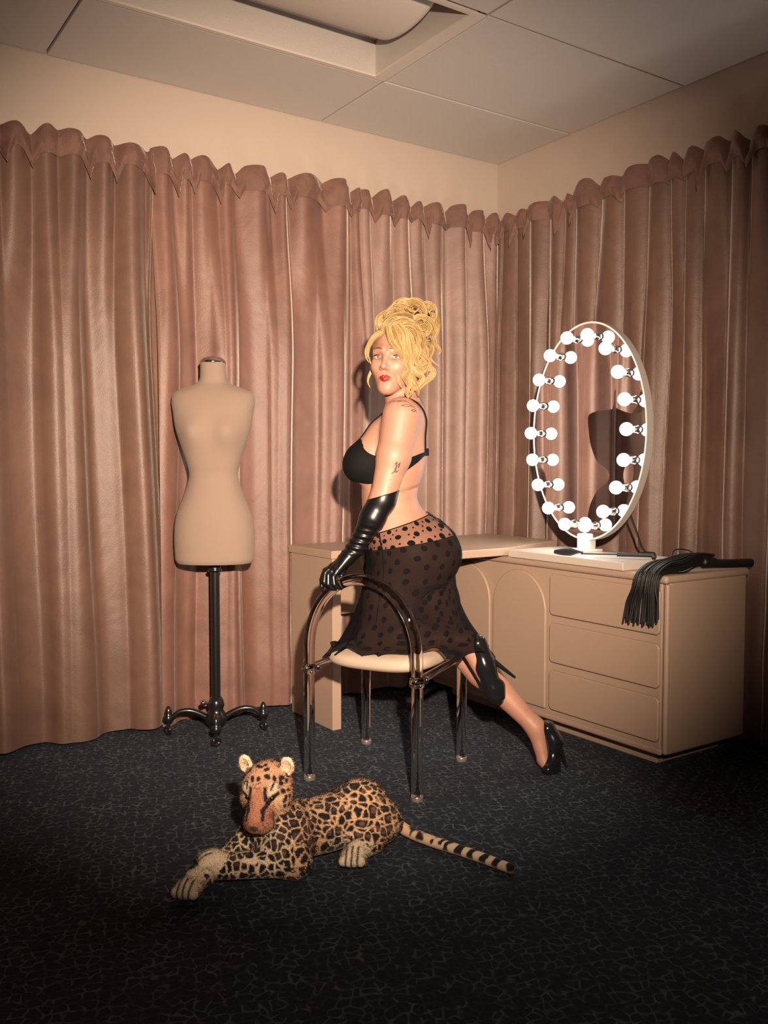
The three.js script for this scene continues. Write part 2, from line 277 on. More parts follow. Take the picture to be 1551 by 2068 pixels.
curtain('narrow velvet curtain behind the blonde hair, ending in the room corner', -.905, -.03, pinsA, onA, { sharp: 1.1, keep: .5, wide: .95, freq: 34, cloth: M.velvetBrightened }, 3);
curtain('narrow velvet curtain beside the corner on the mirror wall', .06, .44, pinsB, onB, { sharp: .62, keep: .75, wide: .7, freq: 23, cloth: M.velvetDimmed }, 4, .05);
curtain('velvet curtain hanging straight behind the lit oval mirror', .43, 1.045, pinsB, onB, { sharp: .62, keep: .75, wide: .7, freq: 23, cloth: M.velvetDimmed }, 5, .05);
curtain('darkest velvet curtain right of the mirror at the photo edge', 1.03, 2.02, pinsB, onB, { sharp: .62, keep: .75, wide: .7, freq: 23, cloth: M.velvetDimmed }, 6, .055);
function rod(label, a, b, brackets) {
  const t = thing('curtain_rod', label, 'curtain rod', [(a[0] + b[0]) / 2, RODY, (a[2] + b[2]) / 2]); const o = t.position;
  const l = (p) => [p[0] - o.x, p[1] - o.y, p[2] - o.z];
  obj('rail', cyl(l(a), l(b), .009), M.blackMetal, t);
  for (const q of brackets) obj('bracket', cyl(l(q[0]), l(q[1]), .006), M.blackMetal, t);
}
rod('dark metal curtain rod showing between pleats on the back wall', [-2.85, RODY, .022], [-.03, RODY, .022], [[[-2.6, RODY, .022], [-2.6, RODY, .002]], [[-1.52, RODY, .022], [-1.52, RODY, .002]], [[-.3, RODY, .022], [-.3, RODY, .002]]]);
rod('dark metal curtain rod hidden in the heading on the mirror wall', [-.022, RODY, .03], [-.022, RODY, 2.05], [[[-.022, RODY, .3], [-.002, RODY, .3]], [[-.022, RODY, 1.9], [-.002, RODY, 1.9]]]);

// ------------------------------------------------------------------ dresser and desk
{
  const t = thing('dresser', 'cream dresser with two arched doors and three drawers under the mirror', 'dresser', [-.37, 0, .93]);
  const ox = .37, oz = -.93, B = (...a) => rbox(a[0] + ox, a[1] + ox, a[2], a[3], a[4] + oz, a[5] + oz, a[6] ?? .006, 3);
  obj('case', B(-.588, -.14, .065, .69, .24, 1.618, .012), M.cream, t);
  obj('plinth', B(-.525, -.16, 0, .066, .30, 1.52, .004), M.cream, t);
  obj('top', B(-.615, -.13, .682, .712, .22, 1.624, .013), M.cream, t);
  obj('front_frame', B(-.600, -.586, .085, .682, .25, 1.594, .005), M.cream, t);
  obj('side_lip', B(-.604, -.580, .07, .682, 1.602, 1.622, .009), M.cream, t);
  obj('bottom_rail', B(-.606, -.58, .062, .088, .25, 1.60, .010), M.cream, t);
  const panel = (shape) => { const g = extrude(shape, .014, .005, 5); g.rotateY(-Math.PI / 2); return g; };   // shape x -> +z, faces -x
  const arch = (w, h) => { const s = new THREE.Shape(), r = w / 2; s.moveTo(-r + .004, 0); s.lineTo(r - .004, 0); s.lineTo(r, .004); s.lineTo(r, h - r); s.absarc(0, h - r, r, 0, Math.PI); s.lineTo(-r, .004); return s; };
  for (const zc of [.515, .862]) { const d = obj('door', [panel(arch(.325, .555)), panel(arch(.308, .538)).translate(.009, .008, 0)], M.cream, t); d.position.set(-.6035 + ox, .108, zc + oz); }
  for (const [y0, y1] of [[.498, .664], [.306, .466], [.112, .274]]) { const d = obj('drawer', [panel(roundRect(.55, y1 - y0, .02)), panel(roundRect(.534, y1 - y0 - .016, .014)).translate(.009, 0, 0)], M.cream, t); d.position.set(-.6035 + ox, (y0 + y1) / 2, 1.322 + oz); }
}
{
  const t = thing('desk', 'cream return desk with a panel leg against the back curtains', 'desk', [-1.29, 0, .3]);
  const s = new THREE.Shape(); [[-1.315, .13], [-.16, .13], [-.16, .62], [-.245, .647], [-.57, .775], [-.60, .785], [-.93, .79], [-1.08, .5], [-1.315, .5]].forEach(([x, z], i) => i ? s.lineTo(x + 1.29, z - .3) : s.moveTo(x + 1.29, z - .3));
  const g = extrude(s, .034, .004, 3); g.rotateX(Math.PI / 2); g.translate(0, .749, 0);
  obj('desk_top', g, M.cream, t);
  obj('panel_leg', rbox(-.02, .022, 0, .7145, -.16, .2, .003), M.cream, t);
  obj('modesty_panel', rbox(.022, .70, .42, .7145, -.15, -.13, .003), M.cream, t);
}
tag(obj('display_board', rbox(-.62, -.30, .712, .742, .80, 1.43, .003), M.white), 'thin cream board lying on the dresser under the oval mirror', 'board');

// ------------------------------------------------------------------ mirror with bulbs
{
  const MX = -.405, MZ = 1.035, MY = 1.24, t = thing('vanity_mirror', 'white oval vanity mirror ringed with glowing round bulbs on the dresser', 'mirror', [MX, .742, MZ]);
  const y0 = MY - .742, E = (a, b) => { const s = new THREE.Shape(); s.absellipse(0, 0, a, b, 0, Math.PI * 2); return s; };
  const rim = E(.316, .450); rim.holes.push(new THREE.Path().absellipse(0, 0, .3105, .4445, 0, Math.PI * 2));
  const turn = (g, x) => { g.rotateY(-Math.PI / 2); g.translate(x, y0, 0); return g; };   // local +z -> -x
  obj('frame', turn(new THREE.ExtrudeGeometry(rim, { depth: .036, bevelEnabled: true, bevelSize: .001, bevelThickness: .001, bevelSegments: 2, curveSegments: 64 }), .036), M.rim, t);
  obj('back', turn(new THREE.ExtrudeGeometry(E(.3112, .4452), { depth: .012, bevelEnabled: false, curveSegments: 64 }), .034), M.gloss, t);
  obj('glass', turn(new THREE.ExtrudeGeometry(E(.311, .445), { depth: .01, bevelEnabled: false, curveSegments: 64 }), .0105), M.mirror, t);
  obj('stand', [rbox(-.022, .040, .008, .075, -.026, .026, .006), rbox(-.045, .055, 0, .012, -.05, .05, .004)], M.gloss, t);
  const arc = []; { let s = 0, px = 0, py = .395; for (let i = 0; i <= 720; i++) { const a = i / 360 * Math.PI, x = .267 * Math.sin(a), y = .395 * Math.cos(a); s += Math.hypot(x - px, y - py); px = x; py = y; arc.push([s, x, y]); } }
  const globe = new THREE.SphereGeometry(.0262, 32, 20), sock = lathe([[0, 0], [.020, 0], [.020, .004], [.0165, .006], [.0165, .012], [.014, .014], [.014, .026], [.0115, .03], [0, .03]], 24); sock.rotateZ(Math.PI / 2);
  for (let i = 0; i < 18; i++) {
    const want = (i + .5) / 18 * arc[720][0], [, z, y] = arc.find((q) => q[0] >= want);
    const b = obj('bulb', globe, M.bulb, t); b.position.set(-.060, y0 + y, z);
    const k = obj('socket', sock, M.chrome, t); k.position.set(.006, y0 + y, z);
    const l = new THREE.PointLight(rgb(1, .95, .88), BULB_LIGHT, 0, 2); l.position.copy(b.position); l.castShadow = true; l.shadow.radius = 1.2; t.add(l);
  }
}
{ // cord hanging from the mirror's back to the dresser
  const t = thing('power_cord', 'black power cord behind the mirror foot on the dresser', 'cord', [-.26, .712, 1.2]);
  obj('cable', tube([[-.1, .22, .02], [-.06, .13, .03], [-.02, .045, .04], [.02, .012, .08], [.03, .006, .14], [.015, .006, .19]], .0042, 40, 8), M.leather, t);
  obj('plug', rbox(-.032, .03, .001, .036, .018, .062, .008), M.leather, t);
}

// ------------------------------------------------------------------ riding crop and flogger
{
  const t = thing('riding_crop', 'black leather riding crop lying across the board by the mirror', 'riding crop', [-.515, .757, 1.245]);
  const a = [-.125, -.004, -.14], b = [.085, .002, .175], P = (k, dy = 0, dx = 0) => [mix(a[0], b[0], k) + dx * .83, mix(a[1], b[1], k) + dy, mix(a[2], b[2], k) - dx * .55];
  obj('shaft', tube([P(.26), P(.5), P(.68)], .003, 10, 8), M.leather, t);
  obj('handle', tube([P(.63), P(.8), P(.985)], (k) => .0078 + .002 * smooth(.9, 1, k), 12, 12), M.leather, t);
  obj('cap', cyl(P(.975, -.006), P(1.0, -.006), .0105, .0105), M.leather, t);
  const tongue = grid(12, 14, (u, v) => { const k = mix(-.02, .28, v), w = .019 * Math.pow(Math.sin(Math.PI * clamp(.12 + (1 - v) * .78)), .7) * (1 - .65 * smooth(.55, 1, v)), an = u * Math.PI * 2; const q = P(k, Math.cos(an) * w * .75 + .006 + Math.sin(an) * .002, Math.cos(an) * w * .6 - Math.sin(an) * .003); return q; }, true);
  obj('tongue', tongue, M.leather, t);
}
{
  const t = thing('flogger', 'black leather flogger with tassels hanging over the dresser corner', 'flogger', [-.55, .712, 1.585]);
  const mk = (n, f, r) => { const l = []; for (let i = 0; i < n; i++) l.push(tube(f(i), r, 22, 5)); return l; };
  // falls: run along the top from the handle, over the front edge and down
  obj('falls', mk(88, () => {
    const s = rr(-1, 1), h = rr(0, 1), z = s * .05, end = rr(.525, .565), sp = 1.25 + .25 * h;
    return [[.20 + rr(-.02, .02), .016 + h * .045, .015 + z * .3], [.12, .02 + h * .05, .0 + z * .55], [.04, .014 + h * .05 - .012 * Math.abs(s), -.01 + z * .8], [-.035, .010 + h * .032, -.022 + z * .95], [-.0705 - h * .018, -.008 + h * .014, -.03 + z], [-.078 - h * .022, -.05, -.035 + z * 1.08], [-.075 - h * .022, end - .712 + .07, -.047 + z * sp], [-.074 - h * .024 + rr(-.006, .004), end - .712, -.052 + z * sp * 1.1]];
  }, .0032), M.leather, t);
  obj('loop', tube([[.04, .052, -.03], [.09, .078, -.05], [.14, .075, -.03], [.17, .05, 0]], .0028, 24, 6), M.leather, t);
  obj('knot', cyl([.17, .034, .012], [.225, .028, .02], .024, .019), M.leather, t);
  obj('handle', tube([[.22, .026, .02], [.3, .022, .03], [.41, .02, .045]], .0165, 20, 16), M.leather, t);
}

// ------------------------------------------------------------------ dress form
{
  const t = thing('dress_form', 'beige fabric dress form on a black wheeled stand before the curtains', 'dress form', [-1.721, 0, .255], -YAW + .04);
  const sec = table([[.705, .150, .110, .0], [.72, .158, .117, .0], [.83, .161, .122, .0], [.90, .150, .115, .005], [.98, .119, .098, .008], [1.055, .098, .083, .008], [1.10, .104, .088, .01], [1.18, .128, .100, .012], [1.25, .150, .108, .012], [1.31, .160, .104, .006], [1.36, .167, .092, -.002], [1.392, .158, .080, -.008], [1.412, .118, .068, -.010], [1.428, .074, .058, -.010], [1.445, .056, .053, -.008], [1.48, .0515, .050, -.004], [1.512, .0505, .049, 0]]);
  const body = grid(96, 150, (u, v) => {
    const y = mix(.705, 1.512, v), [a, b, cz] = sec(y), an = u * Math.PI * 2, e = 2 / 2.25, c = Math.cos(an), s = Math.sin(an);
    let x = a * Math.sign(c) * Math.pow(Math.abs(c), e), z = b * Math.sign(s) * Math.pow(Math.abs(s), e) + cz;
    if (s > 0) for (const q of [-1, 1]) z += .030 * Math.exp(-(((x - q * .072) / .05) ** 2 + ((y - 1.225) / .058) ** 2));
    return [x, y, z, u * .9, y];
  }, true);
  const lowCap = grid(96, 6, (u, v) => { const an = u * Math.PI * 2, e = 2 / 2.25, c = Math.cos(an), s = Math.sin(an), k = 1 - v; return [.150 * k * Math.sign(c) * Math.abs(c) ** e, .705 - .006 * Math.sin(v * 1.5), .110 * k * Math.sign(s) * Math.abs(s) ** e, u, v]; });
  obj('torso', [body, lowCap], M.linen, t);
  obj('neck_cap', lathe([[0, .026], [.02, .0245], [.038, .018], [.049, .008], [.053, .001], [.0515, -.004], [0, -.004]], 40).translate(0, 1.514, 0).scale(1, 1, .97), M.chrome, t);
  obj('collar', lathe([[0, 0], [.028, 0], [.03, .008], [.024, .012], [.024, .04], [0, .04]], 24).translate(0, .668, 0), M.blackMetal, t);
  obj('pole', cyl([0, .09, 0], [0, .70, 0], .0185), M.blackMetal, t);
  obj('hub', lathe([[0, .03], [.03, .032], [.044, .05], [.046, .07], [.036, .085], [.028, .1], [.034, .115], [.03, .135], [.022, .15], [0, .15]], 28), M.blackMetal, t);
  obj('knob', [cyl([-.02, .125, .01], [-.045, .13, .018], .006), new THREE.SphereGeometry(.012, 16, 12).translate(-.05, .131, .02)], M.chrome, t);
  for (let k = 0; k < 4; k++) {
    const a = k * Math.PI / 2 + .14, cx = Math.sin(a), cz = Math.cos(a), P = (r, y) => [cx * r, y, cz * r];
    const leg = obj('leg', tube([P(.02, .055), P(.07, .085), P(.11, .098), P(.15, .094), P(.172, .078), P(.182, .07)], (s) => mix(.0135, .009, s), 30, 12), M.blackMetal, t);
    obj('finial', lathe([[0, -.022], [.018, -.018], [.022, -.006], [.019, .006], [.013, .012], [.015, .02], [.011, .034], [.007, .042], [0, .047]], 20).translate(cx * .192, .075, cz * .192), M.blackMetal, leg);
    obj('caster', [cyl([cx * .192, .028, cz * .192], [cx * .192, .06, cz * .192], .008), new THREE.TorusGeometry(.014, .0085, 10, 24).rotateY(a + .6).translate(cx * .194, .0225, cz * .194)], M.blackGloss, leg);
  }
}

// ------------------------------------------------------------------ acrylic chair
const O = V(-1.38, 0, 1.03);   // chair and sitter share this spot; local x runs right, z towards the camera
const FL = [-.285, .104], FR = [.084, .305], BR = [.264, -.098], BL = [-.094, -.308], SEAT = .405;
{
  const t = thing('acrylic_chair', 'clear acrylic chair with arched back and round beige seat pad', 'chair', [O.x, 0, O.z], -YAW);
  const mx = (FL[0] + FR[0]) / 2, mz = (FL[1] + FR[1]) / 2, hx = (FR[0] - FL[0]) / 2, hz = (FR[1] - FL[1]) / 2, pts = [];
  const A = (s, y) => pts.push([mx + hx * s, y, mz + hz * s]);
  A(-1, .02); A(-1, .15); A(-1, .3); A(-1, .42); for (let i = 1; i < 16; i++) { const a = Math.PI * (1 - i / 16); A(Math.cos(a), .45 + .268 * Math.pow(Math.sin(a), .92)); } A(1, .42); A(1, .3); A(1, .15); A(1, .02);
  obj('back_arch', tube(pts, .0195, 140, 24), M.acrylic, t);
  for (const q of [BL, BR]) obj('leg', cyl([q[0], .02, q[1]], [q[0], .425, q[1]], .0185, .0185, 24), M.acrylic, t);
  for (const q of [FL, FR, BL, BR]) obj('foot', lathe([[0, 0], [.019, 0], [.021, .003], [.021, .016], [.018, .019], [0, .019]], 24).translate(q[0], 0, q[1]), M.acrylicFoot, t);
  for (const [a, b] of [[FL, BL], [FR, BR]]) {
    const d = V(b[0] - a[0], 0, b[1] - a[1]).normalize();
    obj('side_rail', cyl([a[0] + d.x * .02, SEAT - .01, a[1] + d.z * .02], [b[0] - d.x * .02, SEAT - .01, b[1] - d.z * .02], .0135, .0135, 18), M.acrylic, t);
  }
  for (const [a, b] of [[BL, BR]]) { const d = V(b[0] - a[0], 0, b[1] - a[1]).normalize(); obj('cross_rail', cyl([a[0] + d.x * .02, SEAT - .026, a[1] + d.z * .02], [b[0] - d.x * .02, SEAT - .026, b[1] - d.z * .02], .011, .011, 16), M.acrylic, t); }
  for (const [q, s] of [[FL, -1], [FR, 1]]) {
    const j = obj('joint', [lathe([[.0202, -.015], [.025, -.013], [.026, 0], [.025, .013], [.0202, .015]], 28).translate(q[0], SEAT - .012, q[1])], M.acrylic, t);
    for (const [dx, dy, dz, r] of [[-.006, .008, .0255, .0075], [.010, -.005, .024, .006]]) obj('screw', new THREE.SphereGeometry(r, 14, 10).translate(q[0] + dx, SEAT - .012 + dy, q[1] + dz), M.chrome, j);
    obj('cap', lathe([[0, 0], [.012, 0], [.013, .006], [.009, .011], [0, .012]], 18).rotateZ(-Math.PI / 2).translate(q[0] + .026, SEAT - .006, q[1] - .012), M.chrome, j);
  }
  const C = [-.008, .001], pad = grid(72, 24, (u, v) => { const a = u * Math.PI * 2, e = 2 / 2.9, c = Math.cos(a), s = Math.sin(a), ph = (v - .5) * Math.PI, k = Math.pow(Math.cos(ph), .45), X = .200 * k * Math.sign(c) * Math.abs(c) ** e, Z = .185 * k * Math.sign(s) * Math.abs(s) ** e, al = Math.atan2(FR[1] - FL[1], FR[0] - FL[0]); return [C[0] + X * Math.cos(al) - Z * Math.sin(al), SEAT + .018 + .036 * Math.sign(ph) * Math.pow(Math.abs(Math.sin(ph)), .8), C[1] + X * Math.sin(al) + Z * Math.cos(al), X, Z]; }, true);
  pad.index.array.reverse(); pad.computeVertexNormals();
  obj('seat_pad', pad, M.cushion, t);
}
// ------------------------------------------------------------------ the woman kneeling on the chair
const PF = FWD.clone().multiplyScalar(Math.cos(PITCH)).addScaledVector(UP, -Math.sin(PITCH)), PU = RIGHT.clone().cross(PF), TOCAM = FWD.clone().negate();
function at(px, py, dz) {   // a place seen in the photograph, dz metres in front of the chair's middle, in the sitter's axes
  const d = PF.clone().multiplyScalar(FOCAL).addScaledVector(RIGHT, px - 775.5).addScaledVector(PU, 1034 - py), k = (O.clone().sub(CAM).dot(TOCAM) + dz) / d.dot(TOCAM), p = CAM.clone().addScaledVector(d, k).sub(O);
  return [p.dot(RIGHT), p.y, dz];
}
{
  const t = thing('person', 'blonde woman in black bra, long gloves and sheer dotted skirt kneeling on the acrylic chair', 'person', [O.x, 0, O.z], -YAW);
  // profile rows: height, front, back, half width
  const tor = table([[.70, -.055, .205, .165], [.76, -.070, .226, .178], [.80, -.080, .228, .178], [.85, -.092, .200, .170], [.89, -.100, .163, .158], [.93, -.103, .128, .142], [.96, -.103, .104, .131], [.99, -.104, .094, .126], [1.03, -.104, .101, .126], [1.08, -.098, .116, .130], [1.14, -.090, .122, .137], [1.20, -.080, .125, .142], [1.25, -.058, .128, .140], [1.29, -.026, .120, .105], [1.33, .0, .098, .06]]);
  const torso = (x, y, z) => {
    const yy = clamp(y, .70, 1.33), [f, b, w] = tor(yy), c = (f + b) / 2, a = (b - f) / 2, X = Math.abs(x - c) / a, Z = Math.abs(z) / w, k = Math.pow(Math.pow(X, 2.3) + Math.pow(Z, 2.3), 1 / 2.3);
    let d = (k - 1) * Math.min(a, w); const e = Math.abs(y - yy);
    d = e > 0 ? Math.hypot(Math.max(d, 0), e) + Math.min(d, 0) * .2 : d;
    // crease where the waist folds, and the groove of the spine
    if (y > .95 && y < 1.08 && x > -.02) { const cy = 1.005 + (x - .03) * .28; d += .005 * Math.exp(-(((y - cy) / .007) ** 2)) * smooth(-.03, .03, x) * smooth(.0, .06, z); }
    if (x > .04) d += .006 * Math.exp(-((z / .014) ** 2)) * smooth(.04, .08, x) * smooth(1.28, 1.2, y) * smooth(.78, .88, y);
    return d;
  };
  const SH = [.034, 1.268, .138], MID = [.008, 1.13, .172], EL = [-.030, .985, .186], WR = [-.116, .826, .176];
  const armL = (x, y, z) => smin(smin(cap(x, y, z, SH, MID, .064, .056), cap(x, y, z, MID, EL, .056, .041), .02), smin(cap(x, y, z, EL, [-.062, .925, .188], .040, .0385), cap(x, y, z, [-.062, .925, .188], WR, .0385, .026), .02), .02);
  const armR = (x, y, z) => smin(cap(x, y, z, [.022, 1.262, -.142], [-.045, 1.01, -.185], .058, .040), cap(x, y, z, [-.045, 1.01, -.185], [-.075, .80, -.16], .039, .027), .02);
  const KL = [-.060, .492, .070], AL = [.262, .486, .070], KR = [.215, .455, -.105], AR = [.525, .152, -.010];
  const ballL = at(996, 1393, .085), toeL = at(1001, 1404, .09), ballR = [.549, .042, .018], toeR = [.556, .022, .035];
  const legs = (x, y, z) => {
    let l = smin(cap(x, y, z, [.075, .79, .088], [-.005, .62, .083], .108, .088), cap(x, y, z, [-.005, .62, .083], KL, .088, .056), .03);
    l = smin(l, smin(cap(x, y, z, KL, [.06, .502, .072], .054, .055), cap(x, y, z, [.06, .502, .072], AL, .055, .033), .03), .02);
    l = smin(l, cap(x, y, z, AL, ballL, .033, .026), .03);
    let r = smin(cap(x, y, z, [.085, .79, -.088], [.16, .60, -.098], .106, .083), cap(x, y, z, [.16, .60, -.098], KR, .083, .056), .03);
    r = smin(r, smin(cap(x, y, z, KR, [.335, .345, -.072], .055, .053), cap(x, y, z, [.335, .345, -.072], AR, .053, .031), .03), .02);
    r = smin(r, cap(x, y, z, AR, ballR, .031, .022), .03); r = smin(r, cap(x, y, z, ballR, toeR, .022, .015), .01);
    return Math.min(l, r);
  };
  const breast = (x, y, z) => Math.min(ell(x, y, z, [-.090, 1.100, .066], [.074, .064, .064]), ell(x, y, z, [-.090, 1.100, -.066], [.074, .064, .064]));
  const trunk = (x, y, z) => {
    let d = smin(smin(torso(x, y, z), breast(x, y, z), .03), cap(x, y, Math.abs(z), [-.040, 1.205, .062], [-.088, 1.13, .066], .040, .052), .04);
    d = smin(d, cap(x, y, z, [.05, 1.285, 0], [.030, 1.40, .0], .050, .044), .03);
    d = smin(d, cap(x, y, z, [.045, 1.262, -.10], [.045, 1.262, .10], .046, .046), .04);
    d = smin(d, Math.min(ell(x, y, z, [.120, .795, .085], [.115, .112, .095]), ell(x, y, z, [.120, .795, -.085], [.115, .112, .095])), .05);
    return d;
  };
  // the head, in its own axes (z = nose), 3/4 to the camera
  const HC = at(797, 729, .022), HS = 1.04, HQ = new THREE.Quaternion().setFromEuler(new THREE.Euler(-.02, -.36, -.05, 'YXZ')), HI = HQ.clone().invert();
  const hv = V(0, 0, 0);
  const toHead = (x, y, z) => hv.set(x - HC[0], y - HC[1], z - HC[2]).applyQuaternion(HI).multiplyScalar(1 / HS);
  const fromHead = (x, y, z) => { const q = V(x, y, z).multiplyScalar(HS).applyQuaternion(HQ); return [q.x + HC[0], q.y + HC[1], q.z + HC[2]]; };
  const headLocal = (x, y, z) => {
    const X = Math.abs(x);
    let d = ell(x, y, z, [0, .034, -.014], [.0735, .086, .092]);
    d = smin(d, ell(x, y, z, [0, -.026, .022], [.0555, .082, .067]), .03);
    d = smin(d, cap(X, y, z, [.044, -.040, -.004], [.013, -.094, .056], .0165, .0150), .03);        // jaw
    d = smin(d, ball(x, y, z, [0, -.0985, .066], .0185), .028);                                   // chin
    d = smin(d, ball(X, y, z, [.034, -.026, .058], .0235), .030);                                  // cheeks
    d = smin(d, cap(X, y, z, [.012, .0265, .0795], [.044, .022, .0635], .0095, .009), .020);      // brows
    d = smax(d, -ell(X, y, z, [.0315, .004, .0935], [.0165, .0105, .0155]), .014);                // sockets
    d = smin(d, cap(x, y, z, [0, .016, .0815], [0, -.026, .1005], .0055, .0088), .012);           // nose
    d = smin(d, ball(x, y, z, [0, -.0305, .1015], .0094), .006);
    d = smin(d, ball(X, y, z, [.0108, -.0345, .0905], .0068), .007);
    d = smax(d, -cap(X, y, z, [.0055, -.043, .0955], [.0065, -.036, .095], .0028, .002), .003);
    d = smin(d, cap(X, y, z, [.0190, -.0660, .0765], [.0045, -.0622, .0880], .0030, .0045), .006); // lips
    d = smin(d, cap(X, y, z, [.0160, -.0680, .0775], [.0, -.0718, .0865], .0030, .0062), .006);
    d = smax(d, -cap(X, y, z, [.0205, -.0672, .0835], [.0, -.0668, .0985], .0012, .0014), .003);
    d = smin(d, Math.max(ball(X, y, z, [.0315, .0030, .0660], .0150), -(y - (.0072 - Math.abs(X - .031) * .18))), .003);        // upper lids
    d = smin(d, Math.max(ball(X, y, z, [.0315, .0030, .0660], .0144), y + .0035), .003);                                        // lower lids
    return d;
  };
  const ear = (x, y, z) => { const X = Math.abs(x) - .074; return smax(ell(X, y, z, [.004, -.008, -.012], [.008, .031, .018]), -ell(X, y, z, [.012, -.004, -.010], [.007, .020, .011]), .006); };
  const head = (x, y, z) => { const r = Math.hypot(x - HC[0], y - HC[1], z - HC[2]); if (r > .19) return r - .155; const q = toHead(x, y, z); return smin(headLocal(q.x, q.y, q.z), ear(q.x, q.y, q.z), .008) * HS; };
  const neck = (x, y, z) => cap(x, y, z, [.045, 1.29, .0], fromHead(0, -.045, -.012), .047, .046);
  const bodyD = (x, y, z) => {
    let d = smin(trunk(x, y, z), neck(x, y, z), .035);
    d = smin(d, smin(armL(x, y, z), armR(x, y, z), .02), .022);
    return smin(d, legs(x, y, z), .035);
  };
  const body = (x, y, z) => smin(bodyD(x, y, z), head(x, y, z), .012);
  const SKIN = [.385, .192, .130];
  const skinAt = (x, y, z) => { const m = 1 + .05 * noise(x * 22, y * 22, z * 22) + .03 * noise(x * 90, y * 90, z * 90); return [SKIN[0] * m, SKIN[1] * m * (1 + .02 * noise(x * 9, y * 9, z * 9)), SKIN[2] * m]; };
  const faceCol = (x, y, z) => {
    const q = toHead(x, y, z).clone(), X = Math.abs(q.x), c = skinAt(x, y, z), put = (k, s) => { for (let i = 0; i < 3; i++) c[i] = mix(c[i], k[i], clamp(s)); };
    if (q.z < .03) return c;
    put([.60, .24, .17], .35 * Math.exp(-(((X - .040) / .016) ** 2 + ((q.y + .024) / .014) ** 2)));                                    // rouge
    const up = -.0580 - .13 * X + .0035 * Math.exp(-(((X - .0065) / .004) ** 2)) - .0010 * Math.exp(-((X / .0025) ** 2)), lo = -.0790 + 28 * X * X;
    put([.27, .014, .016], smooth(.0212, .0195, X) * smooth(up + .0008, up - .0008, q.y) * smooth(lo - .0008, lo + .0008, q.y));        // lipstick
    put([.10, .05, .04], .6 * smooth(.0030, .0012, Math.abs(q.y + .0045 - .10 * Math.abs(X - .031))) * smooth(.016, .013, Math.abs(X - .0315)));                 // lower liner
    const by = .0285 + .0042 * Math.sin(clamp((X - .012) / .038) * 2.4) - .12 * Math.max(X - .044, 0);
    put([.09, .042, .024], .95 * smooth(.0034, .0016, Math.abs(q.y - by)) * smooth(.0105, .0145, X) * smooth(.054, .049, X));            // brows
    put([.24, .105, .08], .7 * Math.exp(-(((X - .033) / .014) ** 2 + ((q.y - .0125) / .0045) ** 2)));                                  // eye shadow
    return c;
  };
  const lo = [-.32, -.02, -.29], hi = [.64, 1.36, .29];
  const neckCut = HC[1] - .145;
  const skin = std({ vertexColors: true, roughness: .52, sheen: .15, sheenRoughness: .6, sheenColor: rgb(.9, .6, .5) });
  const low = isoMesh((x, y, z) => Math.max(bodyD(x, y, z), y - neckCut - .001), lo, [hi[0], neckCut + .03, hi[2]], .0065, skinAt);
  const high = isoMesh((x, y, z) => Math.max(body(x, y, z), neckCut - y), [HC[0] - .17, neckCut - .012, HC[2] - .17], [HC[0] + .17, HC[1] + .17, HC[2] + .17], .0022, faceCol);
  obj('body', mergeGeometries([low, high]), skin, t);

  // eyes
  for (const s of [-1, 1]) {
    const g = new THREE.SphereGeometry(.0131, 40, 28); g.rotateX(Math.PI / 2);
    const p = g.attributes.position, col = new Float32Array(p.count * 3), gaze = V(.18 + .03 * s, .03, 1).normalize();
    for (let i = 0; i < p.count; i++) { const a = V(p.getX(i), p.getY(i), p.getZ(i)).normalize().angleTo(gaze); const c = a < .17 ? [.01, .01, .01] : a < .47 ? (a > .40 ? [.04, .05, .06] : [.16, .21, .22]) : [.55, .49, .46]; col.set(c, i * 3); }
    g.setAttribute('color', new THREE.BufferAttribute(col, 3));
    const e = obj('eye', g, std({ vertexColors: true, roughness: .08, clearcoat: 1, clearcoatRoughness: .02 }), t); const c = fromHead(.0315 * s, .003, .0665); e.position.set(...c); e.quaternion.copy(HQ); e.scale.setScalar(HS);
    const lash = []; for (let k = 0; k <= 8; k++) { const u = k / 8, x = mix(-.0135, .0150, u), y = .0072 + .0022 * Math.sin(u * Math.PI) - .18 * Math.abs(x) * .5 + .001 * u, z = .066 + Math.sqrt(Math.max(.0155 ** 2 - x * x - .006 ** 2, 1e-5)) * .98; lash.push(fromHead(s * (.0315 + x), y, z)); }
    obj('eyelashes', tube(lash, (u) => .0026 * HS * (.5 + .6 * u), 20, 6), std({ color: rgb(.02, .012, .01), roughness: .8 }), t);
  }

  // bra: the skin pushed out a little between its edges
  const yTop = table([[-.20, 1.196], [at(729, 889, 0)[0], 1.193], [at(737, 908, 0)[0], 1.157], [at(755, 921, 0)[0], 1.135], [at(790, 928, 0)[0], 1.122], [at(819, 927, 0)[0], 1.124], [at(864, 912, 0)[0], 1.150], [.2, 1.155]]);
  const yBot = table([[-.20, 1.045], [at(722, 973, 0)[0], 1.042], [at(747, 976, 0)[0], 1.036], [at(780, 968, 0)[0], 1.050], [at(808, 956, 0)[0], 1.070], [at(840, 935, 0)[0], 1.108], [at(860, 919, 0)[0], 1.136], [.2, 1.14]]);
  const cloth = std({ color: rgb(.003, .0032, .0035), roughness: .8, specularIntensity: .35 });
  const braD = (x, y, z) => { const d = smin(smin(torso(x, y, z), ell(x, y, Math.abs(z), [-.090, 1.100, .066], [.074, .064, .066]), .03), cap(x, y, Math.abs(z), [-.040, 1.205, .062], [-.088, 1.13, .066], .040, .052), .04) - .0045; return smax(smax(smax(d, -(d + .010), .002), y - yTop(x)[0], .003), yBot(x)[0] - y, .003); };
  const bra = obj('bra', isoMesh(braD, [-.21, .99, -.19], [.16, 1.23, .19], .0048), cloth, t);
